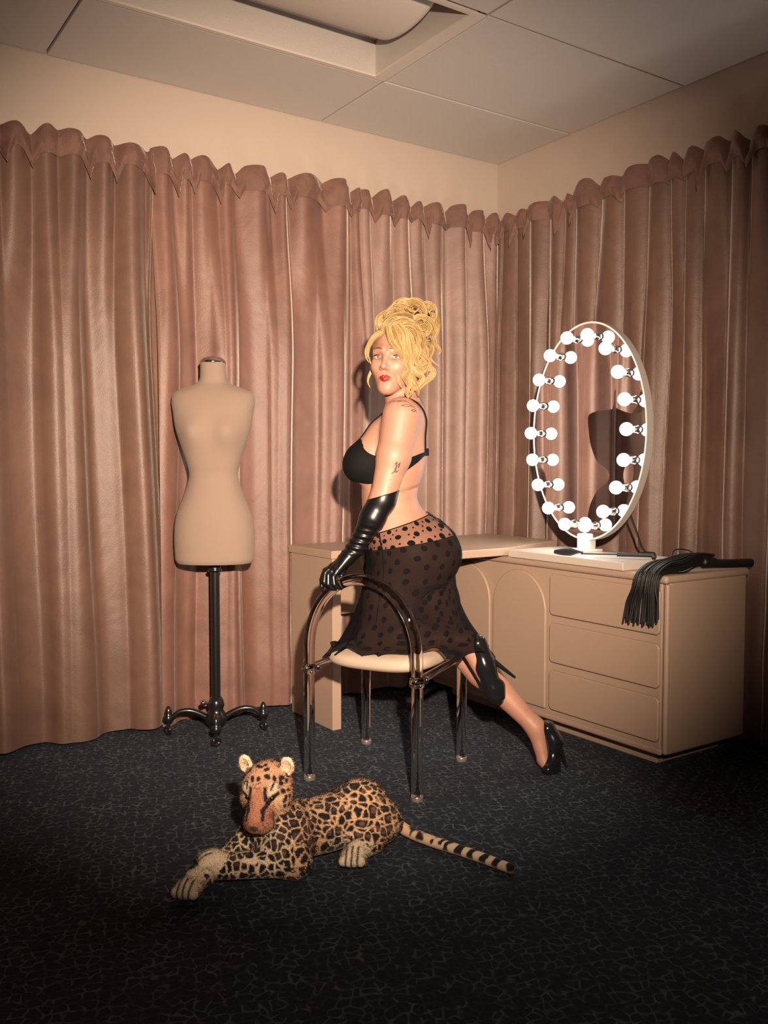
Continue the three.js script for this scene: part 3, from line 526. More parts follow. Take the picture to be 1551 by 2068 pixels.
  const snap = (p, off) => { let [x, y, z] = p; for (let i = 0; i < 5; i++) { const e = .002, d = bodyD(x, y, z) - off, g = V(bodyD(x + e, y, z) - bodyD(x - e, y, z), bodyD(x, y + e, z) - bodyD(x, y - e, z), bodyD(x, y, z + e) - bodyD(x, y, z - e)).normalize(); x -= g.x * d; y -= g.y * d; z -= g.z * d; } return V(x, y, z); };
  const skinPath = (pts, off, n = 24) => { const c = curve(pts), out = []; for (let i = 0; i <= n; i++) { const p = c.getPointAt(i / n); out.push(snap([p.x, p.y, p.z], off)); } return out; };
  for (const s of [1, -1]) {
    obj('strap', tube(skinPath([[-.104, 1.19, .058 * s], [-.075, 1.25, .060 * s], [-.03, 1.31, .060 * s], [.035, 1.33, .060 * s], [.09, 1.31, .062 * s]], .002), .0034, 40, 6), cloth, bra);
    obj('strap', tube(skinPath([[.085, 1.315, .062 * s], [.118, 1.27, .066 * s], [.13, 1.21, .068 * s], [.126, 1.148, .050 * s]], .002), .0040, 40, 6), cloth, bra);
  }
  obj('clasp', rbox(.1185, .134, 1.134, 1.160, -.012, .030, .003), cloth, bra);

  // tattoos: ink ribbons lying in the skin
  const ink = std({ color: rgb(.075, .055, .05), roughness: .6, side: THREE.DoubleSide });
  const ribbon = (pix, w, dz = .2) => {
    const pts = skinPath(pix.map(([a, b]) => at(a, b, dz)).map((q) => [q[0], q[1], q[2]]), .0006, 14), pos = [], ix = [];
    pts.forEach((p, i) => { const a = pts[Math.max(i - 1, 0)], b = pts[Math.min(i + 1, pts.length - 1)], T = b.clone().sub(a).normalize(), S = T.clone().cross(V(0, 0, 1)).normalize(), k = w * (typeof w === 'number' ? 1 : 1) * .5; const l = snap(p.clone().addScaledVector(S, k).toArray(), .0006), r = snap(p.clone().addScaledVector(S, -k).toArray(), .0006); pos.push(...l.toArray(), ...r.toArray()); if (i) { const q = i * 2; ix.push(q - 2, q - 1, q, q, q - 1, q + 1); } });
    const g = new THREE.BufferGeometry(); g.setAttribute('position', new THREE.Float32BufferAttribute(pos, 3)); g.setAttribute('uv', new THREE.Float32BufferAttribute(new Float32Array(pos.length / 3 * 2), 2)); g.setIndex(ix); g.computeVertexNormals(); return g;
  };
  const c4 = (a) => a.map(([x, y]) => [640 + x / 4.847, 780 + y / 4.847]);
  const leaf = (x0, y0, x1, y1, b) => { const mx = (x0 + x1) / 2, my = (y0 + y1) / 2, dx = x1 - x0, dy = y1 - y0, l = Math.hypot(dx, dy), nx = -dy / l * b, ny = dx / l * b; return [[[x0, y0], [mx + nx, my + ny], [x1, y1]], [[x0, y0], [mx - nx, my - ny], [x1, y1]]]; };
  const sprig = [[[800, 60], [860, 130], [940, 190], [1020, 268]], ...leaf(725, 132, 830, 140, 8), ...leaf(785, 165, 890, 150, 9), ...leaf(825, 215, 925, 200, 11), ...leaf(900, 248, 975, 240, 9), ...leaf(665, 120, 740, 85, 8), [[890, 150], [930, 185]], [[925, 200], [960, 215]]];
  obj('tattoo', sprig.map((l) => ribbon(c4(l), .0026, .18)), ink, t);
  const digits = [[[[790, 748], [788, 800], [778, 850]], .0052], [[[768, 770], [790, 748]], .0042], [[[735, 858], [765, 845], [800, 848]], .0040], [[[772, 800], [772, 846]], .0016], [[[832, 752], [826, 790], [818, 815]], .0046], [[[815, 762], [812, 800]], .0034], [[[795, 856], [815, 845], [830, 838]], .0034], [[[808, 800], [828, 800]], .003], [[[728, 912], [731, 918]], .0022]];
  obj('tattoo', digits.map(([l, w]) => ribbon(c4(l), w, .24)), ink, t);

  // gloves: latex over forearm and hand
  const cuffN = V(-.12, 1, 0).normalize(), gTop = at(768, 1001, .19);
  const chain = (pts, r) => (x, y, z) => { let d = 9; for (let i = 0; i < pts.length - 1; i++) d = Math.min(d, cap(x, y, z, pts[i], pts[i + 1], r[i], r[i + 1])); return d; };
  const KN = [[-.196, .757, .148], [-.200, .757, .170], [-.193, .753, .192], [-.180, .748, .211]];
  const fingers = [
    chain([KN[0], [-.225, .742, .150], [-.236, .712, .156], [-.236, .688, .160], [-.231, .664, .160]], [.0105, .0098, .0090, .0072, .0015]),
    chain([KN[1], [-.222, .739, .182], [-.226, .709, .192], [-.212, .690, .190], [-.200, .679, .184]], [.0108, .0100, .0092, .0078, .0020]),
    chain([KN[2], [-.211, .733, .207], [-.211, .704, .214], [-.195, .688, .209], [-.182, .680, .201]], [.0106, .0098, .0090, .0076, .0020]),
    chain([KN[3], [-.193, .729, .222], [-.190, .704, .226], [-.176, .692, .220], [-.164, .686, .212]], [.0096, .0088, .0080, .0068, .0018]),
    chain([[-.136, .792, .155], [-.158, .757, .128], [-.172, .722, .124], [-.168, .697, .138], [-.158, .684, .152]], [.0155, .0125, .0105, .0088, .0018])];
  const palm = (x, y, z) => { let d = cap(x, y, z, WR, [-.152, .785, .176], .027, .028); for (let i = 0; i < 4; i++) d = smin(d, cap(x, y, z, [-.138, .797, .166 + i * .008], KN[i], .0165, .0125), .012); return d; };
  const gloveL = (x, y, z) => {
    let d = smin(armL(x, y, z) - .0035, palm(x, y, z), .02);
    const along = (y - WR[1]) / (EL[1] - WR[1]); d += .0022 * Math.sin(along * 46 + x * 60) * smooth(.62, .15, along) * smooth(-.25, 0, along);   // gathered wrinkles at the wrist
    let f = 9; for (const g of fingers) f = Math.min(f, g(x, y, z)); d = smin(d, f, .006);
    return smax(d, (x - gTop[0]) * -.28 * -1 * -1 + (y - gTop[1]) * .96, .003);
  };
  const latex = std({ color: rgb(.004, .0042, .0046), roughness: .34, clearcoat: .25, clearcoatRoughness: .2 });
  obj('glove', isoMesh(gloveL, [-.27, .64, .09], [.04, 1.04, .26], .0032), latex, t);
  const gloveR = (x, y, z) => {
    let d = smin(armR(x, y, z) - .0035, cap(x, y, z, [-.075, .80, -.16], [-.088, .74, -.15], .026, .024), .02);
    for (let i = 0; i < 4; i++) d = smin(d, Math.min(cap(x, y, z, [-.088, .735, -.168 + i * .017], [-.092, .695, -.166 + i * .017], .0105, .009), cap(x, y, z, [-.092, .695, -.166 + i * .017], [-.086, .668, -.164 + i * .016], .009, .005)), .006);
    d = smin(d, cap(x, y, z, [-.085, .77, -.14], [-.098, .72, -.115], .012, .007), .01);
    return smax(d, y - 1.0, .003);
  };
  obj('glove', isoMesh(gloveR, [-.14, .64, -.24], [.02, 1.03, -.09], .004), latex, t);

  // shoes: patent pumps with platform and stiletto
  const patent = M.blackGloss;
  const aL = at(958, 1300, .075), bL = at(979, 1345, .08), cL = at(996, 1392, .085), dL = at(1000, 1405, .09), off = (p, x, y, z = 0) => [p[0] + x, p[1] + y, p[2] + z];
  const shoeL = (x, y, z) => { let d = smin(cap(x, y, z, off(aL, .012, .0), bL, .034, .036), cap(x, y, z, bL, cL, .036, .034), .02); d = smin(d, cap(x, y, z, cL, dL, .034, .028), .01); d = smin(d, cap(x, y, z, off(cL, .018, .012), off(dL, .014, .0), .024, .022), .012); return smax(d, -cap(x, y, z, off(aL, -.050, .03), off(bL, -.052, -.035), .030, .026), .008); };
  const sL = obj('shoe', isoMesh(shoeL, [.24, .22, .01], [.42, .54, .15], .0035), patent, t);
  obj('stiletto_heel', cyl(at(975, 1318, .08), at(1040, 1368, .085), .0125, .0048, 14), patent, sL);
  const shoeR = (x, y, z) => { let d = smin(cap(x, y, z, [.566, .150, -.004], [.590, .105, .004], .030, .028), cap(x, y, z, [.590, .105, .004], [.580, .040, .022], .026, .026), .025); d = smin(d, cap(x, y, z, [.580, .034, .022], [.560, .020, .050], .027, .019), .015); d = smin(d, Math.max(cap(x, y, z, [.585, .014, .02], [.560, .014, .048], .027, .021), y - .024), .006); return smax(smax(d, -cap(x, y, z, [.522, .19, -.005], [.545, .055, .02], .024, .018), .006), .001 - y, .002); };
  const sR = obj('shoe', isoMesh(shoeR, [.50, -.005, -.06], [.65, .20, .12], .0035), patent, t);
  obj('stiletto_heel', cyl([.598, .135, -.012], [.640, .002, -.022], .012, .0045, 14), patent, sR);

  // skirt: sheer dotted net, yoke single, below it gathered double
  const dots = (small, base) => tex(256, 256, (u, v) => {
    let a = base; const near = (x, y, r) => { const dx = Math.abs(u - x), dy = Math.abs(v - y); return Math.hypot(Math.min(dx, 1 - dx), Math.min(dy, 1 - dy)) < r; };
    for (const [x, y] of [[.12, .15], [.62, .10], [.37, .42], [.87, .46], [.14, .72], [.62, .77]]) if (near(x, y, .088)) a = 1;
    if (small) for (const [x, y] of [[.35, .12], [.85, .2], [.1, .42], [.62, .42], [.38, .68], [.88, .74], [.36, .92], [.86, .95], [.5, .26], [.0, .56]]) if (near(x, y, .03)) a = 1;
    a += (rnd() - .5) * .12 * (a < 1 ? 1 : 0); return [a, a, a];
  }, false);
  const net = (small, base) => { const m = dots(small, base); m.repeat.set(1 / .105, 1 / .105); return std({ color: rgb(.004, .0035, .004), roughness: .9, specularIntensity: .2, alphaMap: m, transparent: true, side: THREE.DoubleSide }); };
  // rows: v, left x, left y, right x, right y, centre z, half depth z
  const E1 = (a, b) => [...at(a, b, 0)].slice(0, 2);
  const row = (v, l, r, cz, hz) => [v, ...E1(...l), ...E1(...r), cz, hz];
  const rows = table([row(0, [743, 1078], [866, 1036], 0, .170), row(.10, [738, 1095], [890, 1062], 0, .183), row(.2, [738, 1118], [913, 1092], 0, .194), row(.3, [738, 1145], [921, 1122], .0, .198), row(.42, [733, 1180], [919, 1160], .0, .196), row(.55, [722, 1220], [925, 1205], .005, .192), row(.7, [704, 1262], [943, 1250], .01, .188), row(.85, [685, 1298], [968, 1288], .005, .184), row(1, [662, 1316], [992, 1316], .0, .182)]);
  const skirtAt = (u, v, push = 0) => {
    const [lx, ly, rx, ry, cz, hz] = rows(v), a = u * Math.PI * 2, c = Math.cos(a), s = Math.sin(a), e = 2 / 2.4, X = Math.sign(c) * Math.abs(c) ** e, Z = Math.sign(s) * Math.abs(s) ** e;
    const ruf = smooth(.45, 1, v), w = 1 + smooth(.2, .6, v) * .008 * Math.sin(a * 31 + 3 * Math.sin(a * 3)) + ruf * (.055 * Math.sin(a * 9 + 1.3 * Math.sin(a * 2)) + .03 * Math.sin(a * 17 + 2)) + push, mx = (lx + rx) / 2, my = (ly + ry) / 2, hx = (rx - lx) / 2;
    const x = mx + X * hx * w, z = cz + Z * hz * w * (1 - .12 * ruf * Math.max(0, -c)); let y = my + (ry - ly) / 2 * X;
    y -= smooth(.82, 1, v) * (.018 * Math.sin(a * 7 + .6) + .012 * Math.sin(a * 13)) - smooth(.6, 1, v) * Math.max(0, s) * .030;
    let Q = [x, y, z];
    for (let i = 0; i < 4; i++) { const f = (a1, b1, c1) => smin(trunk(a1, b1, c1), legs(a1, b1, c1), .035), e1 = .003, d = f(...Q) - .007 - push; if (d > 0) break; const g = V(f(Q[0] + e1, Q[1], Q[2]) - f(Q[0] - e1, Q[1], Q[2]), (f(Q[0], Q[1] + e1, Q[2]) - f(Q[0], Q[1] - e1, Q[2])) * .3, f(Q[0], Q[1], Q[2] + e1) - f(Q[0], Q[1], Q[2] - e1)).normalize(); Q = [Q[0] - g.x * d, Q[1] - g.y * d, Q[2] - g.z * d]; }
    return Q;
  };
  const skirt = obj('skirt', grid(180, 70, (u, v) => { const q = skirtAt(u, mix(.155, 1, v)); return [...q, u * 1.05, v * .42]; }, true), net(false, .83), t);
  obj('yoke', grid(160, 16, (u, v) => { const q = skirtAt(u, mix(0, .157, v), .002); return [...q, u * .945, v * .084]; }, true), net(true, .34), skirt);
  const edge = []; for (let i = 0; i <= 120; i++) edge.push(skirtAt(i / 120, 1)); obj('hem', tube(edge, .0016, 240, 5, false), cloth, skirt);
  const wb = []; for (let i = 0; i <= 60; i++) wb.push(skirtAt(i / 60, 0)); obj('waistband', tube(wb, .0016, 120, 5, false), cloth, skirt);
  const seam = []; for (let i = 0; i <= 20; i++) seam.push(skirtAt(.335, i / 20 * .62, .006)); obj('seam', tube(seam, .0022, 60, 6), cloth, skirt);
  const briefs = (x, y, z) => smax(smax(smax(trunk(x, y, z) - .004, y - .83 - .10 * (x - .07), .003), .70 - y - .35 * Math.abs(x - .07) + .02, .003) , Math.abs(z) - .05, .003);
  obj('briefs', isoMesh(briefs, [-.14, .64, -.22], [.27, .90, .22], .006), cloth, t);

  // hair
  const hairMat = std({ vertexColors: true, roughness: .42, sheen: .4, sheenRoughness: .4, sheenColor: rgb(1, .85, .5) });
  const HB = [.43, .285, .122], parts = [];
  // close cap over the skull, open at the face
  const capD = (x, y, z) => { const q = toHead(x, y, z), d = Math.min(ell(q.x, q.y, q.z, [0, .034, -.014], [.0735, .086, .092]), ell(q.x, q.y, q.z, [0, .0, -.03], [.074, .07, .078])) * HS - .009 - .0022 * Math.sin(q.x * 330 + q.z * 120 + 2 * Math.sin(q.y * 60)); return smax(d, q.z - (.030 + .55 * (q.y - .03)) + 4 * q.x * q.x, .012); };
  parts.push(isoMesh(capD, [HC[0] - .13, HC[1] - .13, HC[2] - .14], [HC[0] + .13, HC[1] + .15, HC[2] + .14], .0035, (x, y, z) => { const k = .42 + .16 * noise(x * 160, y * 60, z * 160); return [HB[0] * k * 1.02, HB[1] * k, HB[2] * k]; }));
  const h3 = (x, y, z) => at(660 + x / 5.17, 580 + y / 5.17, z);
  const sp = [], sn = [], sc = [], si = [];
  const strand = (line, r, k, hue) => {   // a three-sided tapering hair
    const base = sp.length / 3, n = line.length, c = [HB[0] * k * (1 + hue * .4), HB[1] * k, HB[2] * k * (1 - hue * 1.5)];
    line.forEach((p, i) => { const T = line[Math.min(i + 1, n - 1)].clone().sub(line[Math.max(i - 1, 0)]).normalize(), A = T.clone().cross(V(.3, .2, 1)).normalize(), Bn = T.clone().cross(A), w = r * (1 - .8 * (i / (n - 1)) ** 3); for (let q = 0; q < 3; q++) { const a = q * 2.0944, d = A.clone().multiplyScalar(Math.cos(a)).addScaledVector(Bn, Math.sin(a)); sp.push(p.x + d.x * w, p.y + d.y * w, p.z + d.z * w); sn.push(d.x, d.y, d.z); sc.push(...c); } if (i) for (let q = 0; q < 3; q++) { const a = base + (i - 1) * 3 + q, b = base + (i - 1) * 3 + (q + 1) % 3; si.push(a, b, a + 3, a + 3, b, b + 3); } });
  };
  const lock = (pts, r, n, wid = 1, bright = 1, taper = 1) => {
    const c = curve(pts), seg = 26, fr = c.computeFrenetFrames(seg, false);
    const P0 = [], N0 = V(0, 0, 1);
    for (let i = 0; i <= seg; i++) { const p = c.getPointAt(i / seg), T = fr.tangents[i], S = T.clone().cross(N0).normalize(), Q = S.clone().cross(T).normalize(); P0.push([p, S, Q]); }
    const nn = Math.max(6, Math.round(n * 3.2));
    for (let k = 0; k < nn; k++) {
      const a = rr(0, 6.283), q = Math.sqrt(rnd()), ph = rr(0, 6), am = rr(.04, .22), end = rr(.86, 1), thick = rr(.0006, .0013) * wid, line = [];
      for (let i = 0; i <= seg; i++) { const s = i / seg, e = r * (.55 + .6 * Math.sin(Math.PI * clamp(s * .9 + .08))) * mix(1, .28, taper * s * s), [p, S, Q] = P0[i], wob = am * Math.sin(s * 7 + ph); line.push(p.clone().addScaledVector(S, e * (q * Math.cos(a) + wob)).addScaledVector(Q, e * (q * Math.sin(a) * .75 + wob * .4))); }
      strand(line.slice(0, Math.max(Math.floor(line.length * end), 5)), thick, bright * rr(.55, 1.25) * (.78 + .28 * q), rr(-.05, .09));
    }
  };
  // crown swept up and back
  lock([h3(590, 470, .07), h3(620, 380, .085), h3(720, 310, .07), h3(860, 300, .03), h3(980, 330, -.01)], .016, 26);
  lock([h3(560, 440, .03), h3(545, 350, .03), h3(620, 290, .02), h3(760, 260, 0), h3(900, 280, -.02)], .016, 24);
  lock([h3(640, 480, .085), h3(700, 400, .095), h3(800, 370, .09), h3(920, 400, .06), h3(1010, 440, .03)], .016, 26);
  lock([h3(560, 480, -.02), h3(580, 380, -.04), h3(680, 320, -.05), h3(820, 330, -.06), h3(960, 380, -.06)], .018, 18, 1, .8);
  lock([h3(760, 420, .10), h3(850, 400, .10), h3(930, 450, .085), h3(960, 560, .07), h3(950, 660, .06)], .016, 24);
  lock([h3(830, 380, .07), h3(930, 430, .08), h3(990, 540, .06), h3(1010, 650, .04), h3(1000, 740, .03)], .016, 22, 1, .92);
  // the bun: loops and rolls on top
  const roll = (x, y, z, R, ry, a0, a1, r, n, tilt = 0, br = 1) => { const p = []; for (let i = 0; i <= 7; i++) { const a = mix(a0, a1, i / 7), k = 1 - .25 * i / 7; p.push(h3(x + Math.cos(a) * R * k, y + Math.sin(a) * ry * k + tilt * Math.cos(a), z + .015 * Math.sin(a * 1.3 + x))); } lock(p, r, n, 1, br, .6); };
  roll(780, 300, .02, 130, 95, 2.6, 6.6, .017, 26);
  roll(820, 260, -.03, 130, 95, 3.4, 7.4, .018, 24, 0, .85);
  roll(930, 240, .03, 120, 90, 3.0, 7.0, .016, 26, 20);
  roll(860, 220, .0, 110, 60, 3.0, 6.6, .014, 22, 10);
  roll(1040, 300, .01, 85, 110, 3.6, 7.9, .015, 24, 0, .95);
  roll(985, 445, .05, 95, 80, 2.2, 8.2, .0145, 30, 0, 1.0);
  roll(985, 440, .062, 45, 38, 0, 5.6, .008, 14, 0, .9);
  roll(1080, 430, -.02, 75, 130, 4.2, 8.0, .016, 22, 0, .85);
  roll(1020, 560, .0, 95, 70, -.6, 3.0, .015, 22, 0, .85);
  roll(700, 300, .045, 80, 60, 2.4, 6.4, .012, 18);
  roll(1090, 230, .0, 45, 50, 3.0, 7.2, .008, 14);
  lock([h3(660, 300, .06), h3(720, 340, .08), h3(820, 350, .08), h3(900, 390, .075), h3(900, 470, .08), h3(960, 530, .07)], .012, 22);
  lock([h3(900, 330, .06), h3(1000, 330, .05), h3(1090, 390, .03), h3(1120, 500, .01), h3(1080, 590, 0)], .016, 24, 1, .95);
  // long face-framing pieces
  lock([h3(640, 410, .095), h3(655, 490, .105), h3(690, 580, .112), h3(745, 650, .115), h3(790, 730, .108), h3(792, 800, .103), h3(757, 870, .103), h3(737, 930, .103), h3(752, 1000, .103), h3(800, 1070, .103)], .0125, 30);
  lock([h3(700, 400, .10), h3(740, 500, .112), h3(775, 600, .116), h3(815, 700, .110), h3(800, 800, .10), h3(790, 900, .10), h3(830, 1000, .10), h3(880, 1080, .105)], .013, 30);
  lock([h3(740, 390, .10), h3(800, 480, .115), h3(820, 600, .115), h3(850, 720, .105), h3(850, 840, .095), h3(900, 930, .10), h3(960, 990, .09)], .0145, 30);
  lock([h3(760, 390, .09), h3(850, 480, .105), h3(890, 600, .10), h3(890, 720, .09), h3(870, 840, .085), h3(860, 960, .09), h3(900, 1060, .10), h3(870, 1130, .11), h3(820, 1180, .115)], .0125, 26);
  lock([h3(590, 470, .08), h3(530, 500, .07), h3(465, 560, .055), h3(435, 640, .045), h3(430, 710, .04), h3(460, 780, .04)], .0085, 24);
  lock([h3(600, 450, .075), h3(510, 500, .06), h3(450, 580, .045), h3(410, 670, .035), h3(415, 740, .03), h3(450, 800, .03)], .007, 18, 1, .9);
  lock([h3(470, 860, .02), h3(440, 930, .025), h3(432, 1000, .03), h3(460, 1060, .035)], .0035, 8);
  lock([h3(445, 760, .03), h3(470, 830, .025), h3(470, 880, .02), h3(445, 950, .02)], .003, 6);
  // curls at the side and nape
  const curls = [[[930, 560, .06], [960, 660, .06], [930, 760, .065], [1000, 830, .06], [1060, 800, .05], [1100, 870, .05], [1040, 950, .05]], [[1000, 590, .03], [1040, 680, .04], [1000, 780, .05], [960, 860, .06], [990, 940, .06], [940, 1010, .07]], [[1050, 580, 0], [1110, 640, .01], [1080, 740, .02], [1120, 790, .02], [1185, 830, .02]], [[1080, 570, -.01], [1150, 610, -.01], [1185, 670, 0], [1160, 720, .01]], [[960, 640, .05], [1010, 720, .055], [1060, 790, .05], [1020, 870, .055], [960, 920, .06], [1000, 990, .06]], [[880, 820, .085], [930, 900, .085], [1000, 940, .08], [960, 1020, .085], [890, 1080, .095], [850, 1110, .10]], [[1030, 850, .045], [1100, 860, .045], [1110, 910, .045], [1040, 980, .05], [960, 1060, .06], [930, 1130, .06]], [[860, 900, .09], [900, 980, .095], [950, 1060, .085], [960, 1150, .07]], [[820, 760, .10], [870, 850, .10], [830, 930, .105], [860, 1020, .105], [830, 1120, .11], [870, 1170, .11]]];
  curls.forEach((c, i) => { lock(c.map((q) => h3(...q)), i === 2 || i === 3 ? .005 : .0105, i === 2 || i === 3 ? 10 : 22, 1, .95); });
  for (let i = 0; i < 46; i++) { const x = rr(560, 1120), y = rr(190, 560), z = rr(-.02, .08), a = rr(0, 6.28), l = rr(30, 110); lock([h3(x, y, z), h3(x + Math.cos(a) * l * .5, y + Math.sin(a) * l * .4, z + .012), h3(x + Math.cos(a + .7) * l, y + Math.sin(a + .7) * l * .8, z + .005), h3(x + Math.cos(a + 1.5) * l * 1.2, y + Math.sin(a + 1.5) * l, z)], .0035, 2, .8, 1.05); }
  const sg = new THREE.BufferGeometry(); sg.setAttribute('position', new THREE.Float32BufferAttribute(sp, 3)); sg.setAttribute('normal', new THREE.Float32BufferAttribute(sn, 3)); sg.setAttribute('color', new THREE.Float32BufferAttribute(sc, 3)); sg.setIndex(si); parts[0].deleteAttribute('uv');
  obj('hair', mergeGeometries([parts[0], sg]), hairMat, t);
}

// ------------------------------------------------------------------ the toy leopard
{
  const P0 = V(-1.95, 0, 1.50), t = thing('plush_leopard', 'life-like spotted plush leopard lying on the carpet with paws crossed', 'plush toy', [P0.x, 0, P0.z]);
  // x: rump +, paws -; z towards the camera
  const HCp = [-.165, .222, .015], HQp = new THREE.Quaternion().setFromEuler(new THREE.Euler(.30, -.80, .03, 'YXZ')), HIp = HQp.clone().invert(), q0 = V(0, 0, 0);
  const toH = (x, y, z) => q0.set(x - HCp[0], y - HCp[1], z - HCp[2]).applyQuaternion(HIp);
  const headP = (x, y, z) => {
    const X = Math.abs(x); let d = ell(x, y, z, [0, .012, -.01], [.068, .062, .068]);
    d = smin(d, ell(X, y, z, [.034, -.012, .018], [.034, .034, .034]), .03);
    d = smin(d, cap(x, y, z, [0, .012, .045], [0, -.028, .086], .031, .036), .025);     // muzzle
    d = smin(d, ell(X, y, z, [.017, -.042, .088], [.022, .020, .022]), .012);
    d = smin(d, ball(x, y, z, [0, -.056, .074], .021), .012);                           // chin
    d = smin(d, cap(X, y, z, [.018, .034, .048], [.042, .028, .036], .011, .010), .014);
    d = smax(d, -cap(X, y, z, [.026, .014, .066], [.044, .022, .052], .0065, .005), .006);
    return d;
  };
  const earP = (x, y, z) => { const X = Math.abs(x); return smax(ell(X, y, z, [.060, .066, -.022], [.019, .029, .011]), -ell(X, y, z, [.061, .066, -.012], [.013, .022, .008]), .004); };
  const hd = (x, y, z) => { const r = Math.hypot(x - HCp[0], y - HCp[1], z - HCp[2]); if (r > .19) return r - .13; const p = toH(x, y, z); return smin(headP(p.x, p.y, p.z), earP(p.x, p.y, p.z), .008); };
  const paw = (x, y, z, c, dir) => { let d = ell(x, y, z, c, [.036, .026, .034]); for (let i = -1.5; i <= 1.5; i++) d = smin(d, ball(x, y, z, [c[0] + dir[0] * .024 - dir[1] * i * .0155, c[1] - .002, c[2] + dir[1] * .024 + dir[0] * i * .0155], .0135), .006); return d; };
  const NEAR = [-.325, .068, .010], FAR = [-.405, .028, .052];
  const legsP = (x, y, z) => {
    let d = smin(cap(x, y, z, [-.125, .105, .055], [-.125, .048, .095], .062, .044), cap(x, y, z, [-.125, .045, .095], [-.305, .050, .030], .041, .032), .03);
    d = smin(d, paw(x, y, z, NEAR, [-.95, -.3]), .015);
    let e = smin(cap(x, y, z, [-.145, .10, -.05], [-.20, .05, -.05], .055, .040), cap(x, y, z, [-.20, .046, -.05], [-.375, .032, .025], .038, .030), .03);
    e = smin(e, paw(x, y, z, FAR, [-.72, .69]), .015);
    return Math.min(d, e);
  };
  const hindP = (x, y, z) => { let d = ell(x, y, z, [.155, .070, .060], [.090, .066, .052]); d = smin(d, cap(x, y, z, [.120, .040, .095], [.055, .036, .118], .036, .028), .03); d = smin(d, paw(x, y, z, [.038, .028, .128], [-.62, .78]), .015); return smin(d, ell(x, y, z, [.16, .06, -.07], [.085, .058, .04]), .03); };
  const bodyP = (x, y, z) => {
    let d = ell(x, y, z, [.02, .082, 0], [.20, .078, .082]);
    d = smin(d, ell(x, y, z, [.145, .092, 0], [.088, .092, .088]), .04);
    d = smin(d, cap(x, y, z, [-.105, .095, .01], [-.155, .175, .012], .078, .058), .05);
    d = smin(d, ell(x, y, z, [-.12, .085, .01], [.080, .078, .088]), .03);
    d = smin(d, legsP(x, y, z), .022); d = smin(d, hindP(x, y, z), .02);
    return d;
  };
  const all = (x, y, z) => Math.max(smin(bodyP(x, y, z), hd(x, y, z), .022), .002 - y);
  const cellAt = (x, y, z, s) => { const a = x / s, b = y / s, c = z / s, X = Math.floor(a), Y = Math.floor(b), Z = Math.floor(c); let f1 = 9, f2 = 9, id = 0; for (let i = -1; i <= 1; i++) for (let j = -1; j <= 1; j++) for (let k = -1; k <= 1; k++) { const h = hash(X + i, Y + j, Z + k), px = X + i + .1 + .8 * h, py = Y + j + .1 + .8 * hash(X + i + 31, Y + j, Z + k), pz = Z + k + .1 + .8 * hash(X + i, Y + j + 17, Z + k), d = Math.hypot(px - a, py - b, pz - c); if (d < f1) { f2 = f1; f1 = d; id = h; } else if (d < f2) f2 = d; } return [f1, f2, id]; };
  const TAN = [.56, .34, .19], CREAM = [.66, .54, .38], INK = [.009, .008, .009], RUST = [.36, .155, .09], MID = [.12, .062, .042];
  const lerp3 = (a, b, t) => a.map((v, i) => mix(v, b[i], clamp(t)));
  const furCol = (x, y, z) => {
    const jit = 1 + .10 * noise(x * 240, y * 240, z * 240) + .08 * noise(x * 60, y * 60, z * 60), out = (c) => c.map((v) => v * jit);
    const wob = .006, wx = x + wob * noise(x * 45, y * 45, z * 45), wy = y + wob * noise(x * 45 + 9, y * 45, z * 45), wz = z + wob * noise(x * 45, y * 45 + 5, z * 45);
    if (hd(x, y, z) < bodyP(x, y, z) + .004) {
      const p = toH(x, y, z), X = Math.abs(p.x); let c = lerp3(TAN, RUST, smooth(-.0, .05, p.y) * .45);
      if (p.z < .045) { const [f] = cellAt(wx, wy, wz, .0175); c = lerp3(c, INK, smooth(.50, .38, f)); }
      else if (p.y > .03) { const [f] = cellAt(wx, wy, wz, .0135); c = lerp3(c, INK, smooth(.42, .32, f)); }
      const muz = smooth(.044, .032, Math.hypot(p.x * .95, (p.y + .02) * .55)) * smooth(.046, .060, p.z); c = lerp3(c, RUST, muz);
      if (p.z > .03 && p.y > .016 && p.y < .052) c = lerp3(c, CREAM, smooth(.016, .004, Math.abs(X - .038)) * .75);
      c = lerp3(c, CREAM, smooth(-.050, -.062, p.y) * smooth(.03, .05, p.z) * .8);
      const line = (a, b, w) => smooth(w, w * .55, cap(X, p.y, 0, [a[0], a[1], 0], [b[0], b[1], 0], 0, 0)) * smooth(.02, .035, p.z);
      c = lerp3(c, INK, Math.max(line([.020, .006], [.048, .026], .0075), line([.021, .004], [.022, -.012], .005), line([.022, .024], [.020, .044], .0055), line([.034, .042], [.038, .050], .004)));
      c = lerp3(c, INK, smooth(.014, .010, Math.hypot(p.x, (p.y + .030) * 1.4)) * smooth(.098, .106, p.z) * .8);     // nose
      c = lerp3(c, INK, smooth(.0035, .0018, Math.abs(p.y + .056 + .25 * X)) * smooth(.088, .094, p.z) * .7);
      if (earP(p.x, p.y, p.z) < headP(p.x, p.y, p.z)) c = p.z < -.024 ? lerp3(INK, CREAM, smooth(.006, .003, Math.abs(p.y - .07))) : lerp3(CREAM, TAN, .3);
      return out(c);
    }
    const nearP = Math.min(ball(x, y, z, NEAR, 0), ball(x, y, z, FAR, 0), ball(x, y, z, [.038, .028, .128], 0));
    let c = lerp3(TAN, CREAM, Math.max(smooth(.09, .045, nearP), smooth(-.12, -.19, x) * smooth(.2, .12, y) * .8, smooth(.035, .015, y) * .5));
